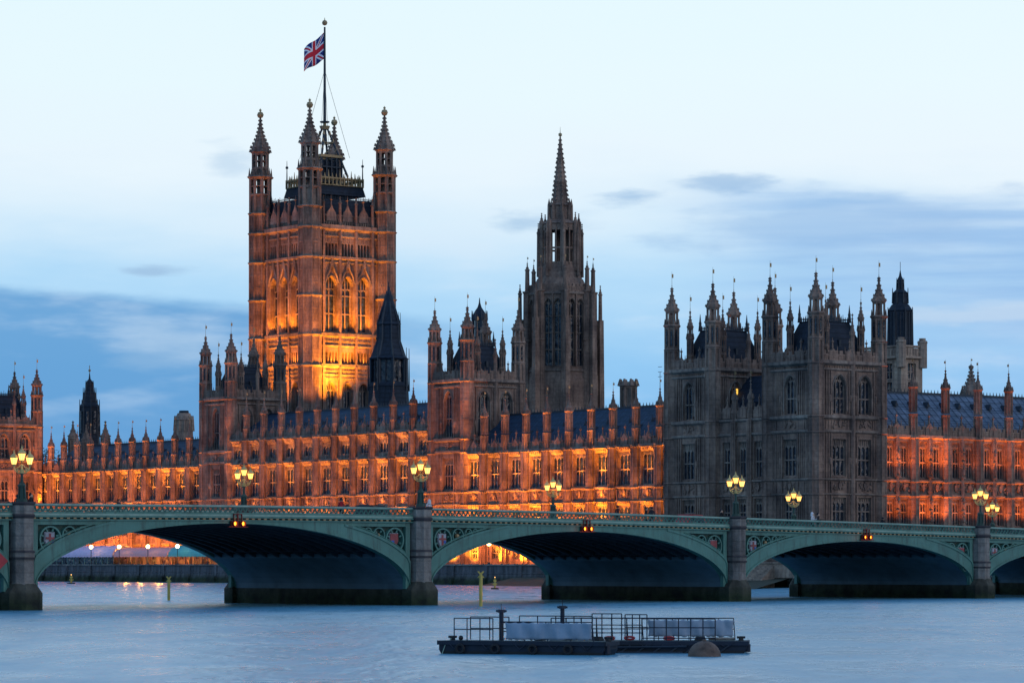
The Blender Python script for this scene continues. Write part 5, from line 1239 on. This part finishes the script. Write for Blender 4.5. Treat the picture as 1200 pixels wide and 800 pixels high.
nav(TB(275), 'pair of glowing amber lights on the left arch of the bridge'); nav(TB(684), 'pair of glowing amber lights on the middle arch of the bridge'); nav(TB(1012), 'pair of glowing amber lights on the right-hand arch of the bridge')
# red diamond board at the left edge
o = bpy.data.objects.new('diamond_sign', None); col.objects.link(o); o.location = BP(TB(-4), -.3, ZP(657, 234)); o.rotation_euler = (0, 0, R(20)); tag(o, 'red diamond signal board at the left edge of the bridge', 'sign')
mb = MB(); q = .66; mb.plate([(0, -q), (q, 0), (0, q), (-q, 0)], -.05, .0); put('board', mb.mesh('board', ['red']), o); mb = MB(); mb.box(-.05, .05, 0, .35, -.05, .05); put('bracket', mb.mesh('bracket', ['dark_iron']), o)

# ---------------------------------------------------------------- bridge lamps
def lantern(mb_f, mb_g, mb_c, x, y, z, k=1.0):
    mb_g.fr(x, y, z, z + .42 * k, .15 * k, .26 * k, 8); mb_c.fr(x, y, z + .1 * k, z + .32 * k, .07 * k, .08 * k, 8)
    mb_f.fr(x, y, z - .16 * k, z, .05 * k, .16 * k, 8); mb_f.fr(x, y, z + .42 * k, z + .48 * k, .3 * k, .3 * k, 8); mb_f.lathe(x, y, [(.27 * k, z + .48 * k), (.2 * k, z + .6 * k), (.07 * k, z + .7 * k), (.05 * k, z + .82 * k), (.01, z + .98 * k)], 8)
    for i in range(8): a = math.pi / 8 + i * math.pi / 4; mb_f.tube((x + .15 * k * math.cos(a), y + .15 * k * math.sin(a), z), (x + .26 * k * math.cos(a), y + .26 * k * math.sin(a), z + .43 * k), .014, n=4)
f_, g_, c_ = MB(), MB(), MB()
lantern(f_, g_, c_, 0, 0, 0, 1.1); LAN = (f_.mesh('lantern_frame', ['bright_gold']), g_.mesh('lantern_glass', ['lamp']), c_.mesh('lantern_flame', ['flare']))
pm = MB(); pm.fr(0, 0, 0, .25, .42, .38, 8); pm.fr(0, 0, .25, 1.15, .3, .25, 8); pm.fr(0, 0, 1.15, 1.25, .32, .3, 8); pm.fr(0, 0, 1.25, 1.4, .3, .12, 8); pm.fr(0, 0, 1.4, 2.0, .12, .095, 8); pm.fr(0, 0, 2.0, 2.08, .16, .16, 8)
for i in range(4): a = i * math.pi / 2 + math.pi / 4; pm.tube((.34 * math.cos(a), .34 * math.sin(a), .25), (.27 * math.cos(a), .27 * math.sin(a), 1.15), .05, n=5)
POST = pm.mesh('post', ['green_dark'])
bm2 = MB(); bm2.fr(0, 0, 2.05, 2.35, .14, .2, 8); bm2.fr(0, 0, 2.35, 2.75, .09, .07, 8)
for sg in (-1, 1):
    pts = [(0, 2.1), (.25, 2.12), (.5, 2.3), (.56, 2.5), (.56, 2.6)]
    for (a, b_), (c, d) in zip(pts, pts[1:]): bm2.tube((sg * a, 0, b_), (sg * c, 0, d), .055, n=6)
    pts = [(.08, 2.7), (.2, 2.5), (.38, 2.46), (.46, 2.36)]
    for (a, b_), (c, d) in zip(pts, pts[1:]): bm2.tube((sg * a, 0, b_), (sg * c, 0, d), .04, n=5)
    bm2.ball((sg * .3, 0, 2.3), .09, 6)
BRK = bm2.mesh('bracket', ['bright_gold'])
GL = 'triple-headed lamps along the bridge parapets'
bl = bpy.data.lights.new('street_lamp_light', 'POINT'); bl.energy = 60; bl.color = (1, .55, .18); bl.shadow_soft_size = .3
def street_lamp(t, y, label, h=1.0, lit=(1, 1, 1)):
    p = BP(t, y, zp(t) + .08); o = bpy.data.objects.new('street_lamp', None); col.objects.link(o); o.location = p; o.rotation_euler = (0, 0, BR - R(45) + R(4)); o.scale = (h, h, h); tag(o, label, 'street lamp', GL)
    put('post', POST, o); put('bracket', BRK, o)
    for i, (x, z) in enumerate(((-.56, 2.72), (.56, 2.72), (0, 3.02))):
        fr_ = put('lantern', LAN[0], o, (x, 0, z)); gl = put('lantern_glass', LAN[1], fr_); fl = put('flame', LAN[2], fr_)
    lo = bpy.data.objects.new('lamp_light', bl); col.objects.link(lo); lo.location = (p.x, p.y, p.z + 3.2 * h)
street_lamp(TP[1], -.2, 'triple-headed lamp on the leftmost stone pier of the bridge', 1.02)
street_lamp(TP[2], -.2, 'triple-headed lamp on the second stone pier, left of the middle arch')
street_lamp(TP[3], -.2, 'triple-headed lamp on the third stone pier, before the dark corner towers')
street_lamp(TP[4], -.2, 'triple-headed lamp on the rightmost stone pier', .98)
street_lamp(TB(286, BW), BW, 'triple-headed lamp on the far parapet above the left arch'); street_lamp(TB(648, BW), BW, 'triple-headed lamp on the far parapet above the middle arch')
street_lamp(TB(930, BW), BW, 'triple-headed lamp on the far parapet below the nearest dark tower'); street_lamp(TB(1163, BW), BW, 'triple-headed lamp on the far parapet just right of the rightmost pier lamp', .95)

# ---------------------------------------------------------------- people and a car on the bridge
def skin_person(name, coat, head=0.0, arm=.25, hood=False, lean=0):
    J = {'pel': (0, 0, .95, .15), 'ch': (0, .02, 1.25, .165), 'nk': (0, .0 + lean, 1.47, .07), 'hd': (0, -.02 + lean, 1.62, .098), 'hd2': (0, -.03 + lean, 1.70, .088)}
    vs = [J['pel'], J['ch'], J['nk'], J['hd'], J['hd2']]; es = [(0, 1), (1, 2), (2, 3), (3, 4)]
    for sg in (-1, 1):
        k = len(vs); vs += [(sg * .19, .0 + lean * .7, 1.40, .07), (sg * .26, arm * -.1, 1.13, .052), (sg * .22, -arm, .98 + arm * .6, .04), (sg * .2, -arm - .1, 1.0 + arm * .8, .035)]
        es += [(2, k), (k, k + 1), (k + 1, k + 2), (k + 2, k + 3)]
        k = len(vs); vs += [(sg * .11, 0, .86, .1), (sg * .13, -.03, .48, .068), (sg * .13, .02, .09, .048), (sg * .14, -.16, .04, .04)]
        es += [(0, k), (k, k + 1), (k + 1, k + 2), (k + 2, k + 3)]
    me = bpy.data.meshes.new(name); me.from_pydata([v[:3] for v in vs], es, []); o = bpy.data.objects.new(name, me); col.objects.link(o)
    md = o.modifiers.new('s', 'SKIN'); 
    if not me.skin_vertices: bpy.context.view_layer.objects.active = o
    sl = me.skin_vertices[0].data if me.skin_vertices else None
    if sl:
        for i, v in enumerate(vs): sl[i].radius = (v[3], v[3] * (.75 if i < 2 else 1))
        sl[0].use_root = True
    ms = o.modifiers.new('b', 'SUBSURF'); ms.levels = 1; ms.render_levels = 1
    dg = bpy.context.evaluated_depsgraph_get(); dg.update(); ev = o.evaluated_get(dg); out = bpy.data.meshes.new_from_object(ev); out.name = 'body'
    bpy.data.objects.remove(o)
    out.materials.clear(); out.materials.append(M[coat]); out.materials.append(M['skin']); out.materials.append(M['c_dark'])
    for p in out.polygons:
        p.use_smooth = True; z = p.center.z
        p.material_index = (1 if z > 1.5 else 2 if z < .9 else 0)
    return out
BODY = {c: skin_person('person', c, arm=a, lean=l) for c, a, l in (('c_dark', .22, -.05), ('c_red', .1, 0), ('c_white', .28, -.08))}
def person(px, y, coat, label, hood=False, face=0, sc_=1.0):
    t = TB(px, y); o = bpy.data.objects.new('person', BODY[coat]); col.objects.link(o); o.location = BP(t, y, zp(t) - 1.03); o.rotation_euler = (0, 0, BR + face); o.scale = (sc_,) * 3
    tag(o, label, 'person', 'people walking on the bridge')
    h = MB(); prof = [(.118, 1.58), (.128, 1.66), (.115, 1.74), (.07, 1.80), (.01, 1.815)]
    if hood: prof = [(.16, 1.46), (.15, 1.56), (.145, 1.68), (.125, 1.76), (.07, 1.83), (.01, 1.845)]
    h.lathe(0, .03, prof, 12); put('hood' if hood else 'hair', h.mesh('hood' if hood else 'hair', [coat if hood else 'c_dark'], smooth=True), o)
    f = MB()
    for x in (-.035, .035): f.ball((x, -.115, 1.655), .014, 6)
    f.fr(0, -.125, 1.60, 1.65, .022, .01, 4, 1); f.box(-.03, .03, -.118, -.108, 1.565, 1.575)
    put('face', f.mesh('face', ['black', 'skin']), o); return o
person(36, 1.2, 'c_dark', 'person in a dark coat beside the lamp on the leftmost pier', face=.4, sc_=1.02); person(20.5, 1.4, 'c_dark', 'person in dark clothes just left of the lamp on the leftmost pier', face=2.4, sc_=.95)
person(138.5, 2.2, 'c_dark', 'person in dark clothes alone above the left arch', face=1.6, sc_=.82)
person(400, 1.6, 'c_red', 'person in a red coat on the bridge', face=1.9)
person(503, 1.0, 'c_white', 'person in a pale hood right of the lamp on the second pier', True, face=3.0, sc_=.98)
person(724, 1.5, 'c_dark', 'lone dark figure above the middle arch in front of the bright range', face=2.0)
person(757, 1.3, 'c_dark', 'left of the two dark figures at the right end of the bright range', face=1.2, sc_=.97); person(763.5, 1.6, 'c_dark', 'right of the two dark figures at the right end of the bright range', face=2.2)
person(845, 1.4, 'c_dark', 'dark figure just left of the lamp on the third pier', face=.2)
person(952, 1.0, 'c_white', 'person in a pale hooded jacket leaning by the parapet', True, face=.2); person(958.5, 1.1, 'c_dark', 'dark figure standing right of the person in the pale hooded jacket', face=.5)
person(1034.5, 1.6, 'c_dark', 'small dark figure below the right edge of the nearest tower', face=1.9, sc_=.92)
def car(px, y, colr, label, L_=4.4, H_=1.5):
    t = TB(px, y); o = bpy.data.objects.new('car', None); col.objects.link(o); o.location = BP(t, y, zp(t) - 1.155); o.rotation_euler = (0, 0, BR); tag(o, label, 'car', 'cars crossing the bridge')
    mb = MB(); h = H_; l = L_ / 2
    mb.plate([(-l, .3), (l, .3), (l, .75), (l * .72, .88), (l * .5, .9), (l * .2, h - .05), (-l * .55, h), (-l * .82, .95), (-l, .9)], -.85, .85); mb.build('body', [colr], None).parent = o
    mb = MB(); mb.plate([(l * .44, .93), (l * .17, h - .12), (-l * .5, h - .1), (-l * .74, .97)], -.865, .865); mb.build('window', ['glass']).parent = o
    for sx in (-l * .62, l * .62):
        for sy in (-.82, .82):
            w = MB(Matrix.Translation((sx, sy, .33)) @ Matrix.Rotation(R(90), 4, 'X')); w.fr(0, 0, -.11, .11, .33, .33, 16); w.fr(0, 0, -.12, .12, .18, .18, 12, 1); w.build('wheel', ['black', 'grey_stone']).parent = o
car(812, 16, 'red', 'dark red car on the bridge in front of the dark towers', 4.6, 1.9); car(1186, 15, 'black', 'black car at the right end of the bridge', 4.6, 1.75); car(439, 15, 'black', 'black car on the bridge left of the second pier', 4.4, 1.75)

# ---------------------------------------------------------------- river markers
def at_w(px, py): Yd = F * HC / (py - HY); return (px - 600) / F * Yd, Yd
def marker(px, pyw, ytop, w, label, rz=0):
    x, y = at_w(px, pyw); o = bpy.data.objects.new('channel_marker', None); col.objects.link(o); o.location = (x, y, 0); o.rotation_euler = (0, 0, rz); tag(o, label, 'channel marker', 'yellow posts with cross tops in the river')
    zt = HC + (HY - ytop) * y / F; r = w / 2 * y / F; a = MB(); a.fr(0, 0, -1.5, zt - r * 2.2, r, r, 12)
    for z in (zt * .33, zt * .62): a.fr(0, 0, z, z + .06, r * 1.08, r * 1.08, 12)
    put('post', a.mesh('post', ['yellow']), o); c = MB(); k = r * 2.0; zc = zt - k * .9
    for sg in (-1, 1): c.plate([(-k * .7 * sg - k * .3, zc - k * .9), (-k * .7 * sg + k * .3, zc - k * .9), (k * .7 * sg + k * .3, zc + k * .9), (k * .7 * sg - k * .3, zc + k * .9)], -.05 + .052 * sg, .0 + .052 * sg)
    put('cross_top', c.mesh('cross_top', ['yellow']), o)
marker(563.5, 710, 669, 4.2, 'tall yellow post with a cross top seen through the middle arch'); marker(197.8, 703, 675, 3.4, 'yellow post with a cross top seen through the left arch')
def beacon(px, pyw, ytop, label):
    x, y = at_w(px, pyw); o = bpy.data.objects.new('buoy', None); col.objects.link(o); o.location = (x, y, 0); tag(o, label, 'buoy', 'small yellow cross-topped buoys near the river wall'); k = y / F; h = (pyw - ytop) * k
    a = MB(); a.fr(0, 0, -.2, .2, 5.2 * k, 4.6 * k, 12); put('float', a.mesh('float', ['black']), o)
    a = MB(); a.fr(0, 0, .2, h * .6, 1.3 * k, .8 * k, 8); a.box(-2.6 * k, 2.6 * k, -.06, .06, h * .38, h * .5); a.box(-1.6 * k, 1.6 * k, -.12, .12, h * .62, h * .82); a.fr(0, 0, h * .5, h, .5 * k, .4 * k, 6); put('mast', a.mesh('mast', ['yellow']), o)
    a = MB(); a.ball((0, 0, h), .6 * k, 8); put('light', a.mesh('light', ['lamp']), o)
beacon(580, 690, 676, 'small yellow buoy with a light, right of the tall yellow post'); beacon(83.5, 683.5, 673, 'small yellow buoy near the river wall through the left arch')

# ---------------------------------------------------------------- mooring pontoon
x0, y0 = at_w(515, 762.5); x1, y1 = at_w(716, 770)
def local_root(name, px, pyw, label, cat, ang=0, group=None):
    x, y = at_w(px, pyw); o = bpy.data.objects.new(name, None); col.objects.link(o); o.location = (x, y, 0); o.rotation_euler = (0, 0, ang); return tag(o, label, cat, group), y / F
# front-left hull: from (515,762) to (720,770); back hull from (600,760) to (884,765)
def hull(px0, py0, px1, py1, depth_m, ztop, taper=0, name='pontoon', label='', cat='pontoon'):
    a = Vector((*at_w(px0, py0), 0)); b_ = Vector((*at_w(px1, py1), 0)); d = b_ - a; L_ = d.length; an = math.atan2(d.y, d.x)
    o = bpy.data.objects.new(name, None); col.objects.link(o); o.location = a; o.rotation_euler = (0, 0, an); tag(o, label, cat, 'moored work pontoons')
    mb = MB(); mb.plate([(.25, -.3), (L_ - .25, -.3), (L_, .2), (L_, ztop - .06), (0, ztop - .06), (0, .15)], 0, depth_m, 0)
    mb.box(.1, L_ - .1, -.03, -.001, -.1, .1, 1)
    put('hull', mb.mesh('hull', ['navy', 'black']), o)
    mb = MB(); mb.box(-.05, L_ + .05, -.08, .02, ztop - .16, ztop, 0); mb.box(L_ - .02, L_ + .08, -.04, depth_m, ztop - .16, ztop, 0); mb.fr(L_ + .03, .25, .05, ztop - .12, .12, .12, 8, 0)
    for i in range(5): x = L_ * (i + .5) / 5; mb.tube((x - .3, -.07, ztop - .05), (x, -.09, .18), .02, n=4); mb.tube((x, -.09, .18), (x + .3, -.07, ztop - .05), .02, n=4)
    put('fender', mb.mesh('fender', ['navy']), o)
    mb = MB(); mb.box(.02, L_ - .02, .03, depth_m - .02, ztop - .05, ztop - .01); put('deck', mb.mesh('deck', ['deck']), o)
    return o, L_, an, a
def zz(py, Yd): return HC + (HY - py) * Yd / F
P1, L1, an1, a1_ = hull(514.5, 765.3, 708, 767.4, 1.5, .5, label='dark blue work pontoon with railings and a tarpaulin, left and nearer', cat='pontoon')
P2, L2_, an2, a2_ = hull(640, 764.4, 875, 765.0, 2.2, .46, label='dark blue work pontoon with long railings, right and behind', cat='pontoon')
def rail(o, name, x0, x1, y, z0, z1, posts, bars=(.5, 1.0), lean=0, rr=.022):
    z1 -= .09; mb = MB()
    for i in range(posts + 1): x = x0 + (x1 - x0) * i / posts; mb.tube((x, y, z0), (x + lean, y, z1), rr, n=6)
    for f in bars: mb.tube((x0 + lean * f, y, z0 + (z1 - z0) * f), (x1 + lean * f, y, z0 + (z1 - z0) * f), rr, n=6)
    put(name, mb.mesh(name, ['navy']), o)
pxm1 = 117 / F
X1 = lambda px: (px - 514.5) * L1 / (708 - 514.5)
X2 = lambda px: (px - 640) * L2_ / (875 - 640)
rail(P1, 'railing', X1(529), X1(575), .3, .5, 1.42, 3); rail(P1, 'railing', X1(532), X1(578), 1.7, .5, 1.45, 2)
rail(P1, 'railing', X1(586), X1(693), .3, .5, 1.3, 4, (.1, 1.0), lean=-.08); rail(P1, 'railing', X1(590), X1(676), 1.75, .5, 1.5, 4, (.55, 1.0))
rail(P1, 'railing', X1(577), X1(612), 1.1, .5, 1.25, 2)
def tarp(o, x0, x1, y, z0, z1, seed):
    z1 -= .07; random.seed(seed); mb = MB(); n, k = 34, 8; vs = []; fs = []
    for j in range(k + 1):
        for i in range(n + 1):
            x = x0 + (x1 - x0) * i / n; f = j / k; sag = .05 * abs(math.sin(i * .9)) * f + random.uniform(0, .012)
            vs.append((x + .02 * math.sin(f * 5 + i), y + .03 * math.sin(i * .8 + f * 3) + .02 * math.sin(i * 2.1), z0 + (z1 - z0) * f - sag * (1 if j == k else .4) + (random.uniform(-.04, .02) if j == 0 else 0)))
    for j in range(k):
        for i in range(n): q = j * (n + 1) + i; fs.append((q, q + 1, q + n + 2, q + n + 1))
    mb.add(vs, fs); ob = put('tarpaulin', mb.mesh('tarpaulin', ['tarp'], smooth=True), o); md = ob.modifiers.new('thickness', 'SOLIDIFY'); md.thickness = .01
tarp(P1, X1(591), X1(691), .22, .56, 1.28, 3)
rail(P2, 'railing', X2(645), X2(752), .35, .46, 1.4, 6, (.35, .7, 1.0)); rail(P2, 'railing', X2(692), X2(727), 1.0, .46, 1.56, 3, (1.0,))
rail(P2, 'railing', X2(752), X2(838), .35, .46, 1.38, 6, (.12, .6, 1.0)); rail(P2, 'railing', X2(660), X2(860), 2.1, .46, 1.38, 11, (.5, 1.0), lean=-.06)
rail(P2, 'railing', X2(730), X2(756), 1.6, .46, 1.52, 3, (.5, 1.0))
tarp(P2, X2(757), X2(858), 2.0, .6, 1.32, 9)
random.seed(5)
def bollard_post(o, x, y, h, name='mooring_post'):
    h -= .06
    mb = MB(); mb.fr(x, y, .3, h - .12, .09, .085, 10); mb.fr(x, y, h - .12, h, .15, .13, 10); mb.box(x - .2, x + .2, y - .05, y + .05, h - .1, h - .02); mb.tube((x, y, h), (x, y, h + .22), .012, n=4); put(name, mb.mesh(name, ['navy']), o)
bollard_post(P1, X1(577), 1.0, 1.72); bollard_post(P2, X2(653.5), 2.4, 1.82)
def clutter(o, x, y, z, kind):
    mb = MB()
    if kind == 'buoy': mb.ball((x, y, z + .09), .1, 8); put('fender_ball', mb.mesh('fender_ball', ['black']), o)
    if kind == 'cleat': mb.fr(x, y, z, z + .12, .11, .09, 8); mb.tube((x - .16, y, z + .13), (x + .16, y, z + .13), .05, n=6); put('cleat', mb.mesh('cleat', ['black']), o)
    if kind == 'ring': 
        for i in range(14): a = i * math.tau / 14; b2 = (i + 1) * math.tau / 14; mb.tube((x + .2 * math.cos(a), y, z + .08 + .05 * math.sin(a)), (x + .2 * math.cos(b2), y, z + .08 + .05 * math.sin(b2)), .045, n=6)
        put('rescue_ring', mb.mesh('rescue_ring', ['red']), o)
    if kind == 'pipe': mb.tube((x - .5, y, z + .07), (x + .5, y, z + .07), .055, n=8); put('pipe', mb.mesh('pipe', ['grey_stone']), o)
    if kind == 'coil':
        for i in range(3): mb.fr(x, y, z + i * .05, z + i * .05 + .05, .24 - .02 * i, .22 - .02 * i, 12)
        put('rope_coil', mb.mesh('rope_coil', ['black']), o)
clutter(P1, X1(537), .3, .5, 'buoy'); clutter(P1, X1(526), .4, .5, 'cleat'); clutter(P1, X1(708), .5, .5, 'cleat'); clutter(P1, X1(644), 1.2, .5, 'pipe'); clutter(P1, X1(620), 1.3, .5, 'coil')
clutter(P2, X2(713), .9, .46, 'ring'); clutter(P2, X2(736), 1.2, .46, 'ring'); clutter(P2, X2(783), 1.0, .46, 'ring'); clutter(P2, X2(868), .7, .46, 'cleat'); clutter(P2, X2(700), .6, .46, 'coil'); clutter(P2, X2(820), .8, .46, 'coil'); clutter(P2, X2(845), .9, .46, 'pipe')
# gangplank frames hanging between the hulls
mb = MB(); 
for i in range(7): x = X2(724) + i * .62; mb.tube((x, -.15, -.05), (x + .5, -.1, .3), .03, n=5)
mb.tube((X2(724), -.15, .02), (X2(800), -.15, .02), .045, n=6); mb.tube((X2(722), -.12, .22), (X2(805), -.12, .26), .045, n=6); put('ladder_frame', mb.mesh('ladder_frame', ['dark_iron']), P2)
for k_, xx in enumerate((.9, 2.3, 3.8, 5.2)):
    if xx < L1:
        mb = MB(Matrix.Translation((xx, -.13, .2)) @ Matrix.Rotation(R(90), 4, 'X'))
        for i in range(14):
            a = i * math.tau / 14; b2 = (i + 1) * math.tau / 14; mb.tube((.15 * math.cos(a), .15 * math.sin(a), 0), (.15 * math.cos(b2), .15 * math.sin(b2), 0), .055, n=6)
        put('tyre', mb.mesh('tyre', ['black']), P1)
mb = MB(); pts_ = [(X1(526), .4, .62), (X1(522), .0, .35), (X1(519), -.12, -.05)]
for a, b_ in zip(pts_, pts_[1:]): mb.tube(a, b_, .018, n=5)
put('mooring_rope', mb.mesh('mooring_rope', ['rail_pale']), P1)
# rusty mooring buoy
x, y = at_w(825.5, 768.5); o = bpy.data.objects.new('mooring_buoy', None); col.objects.link(o); o.location = (x, y, 0); tag(o, 'rusty brown round mooring buoy floating before the right pontoon', 'buoy')
mb = MB(); r_ = 19.5 * y / F; prof = [(r_ * math.cos(a), r_ * .98 * math.sin(a) - .03) for a in [R(-25 + 115 * i / 12) for i in range(13)]]
for (ra, za), (rb, zb) in zip(prof, prof[1:]): mb.fr(0, 0, za, zb, max(ra, .001), max(rb, .001), 28, 0, caps=False)
put('float', mb.mesh('float', ['rust'], smooth=True), o); mb = MB()
mb.fr(0, 0, r_ * .93, r_ * 1.0, .09, .08, 10); mb.tube((-.02, -r_ * .78, r_ * .5), (.02, -r_ * .55, r_ * .78), .03, n=6); mb.tube((-.1, -r_ * .9, .05), (-.02, -r_ * .78, r_ * .5), .025, n=6); put('shackle', mb.mesh('shackle', ['rust']), o)
for ob in bpy.data.objects:
    if '_b' in ob: del ob['_b']
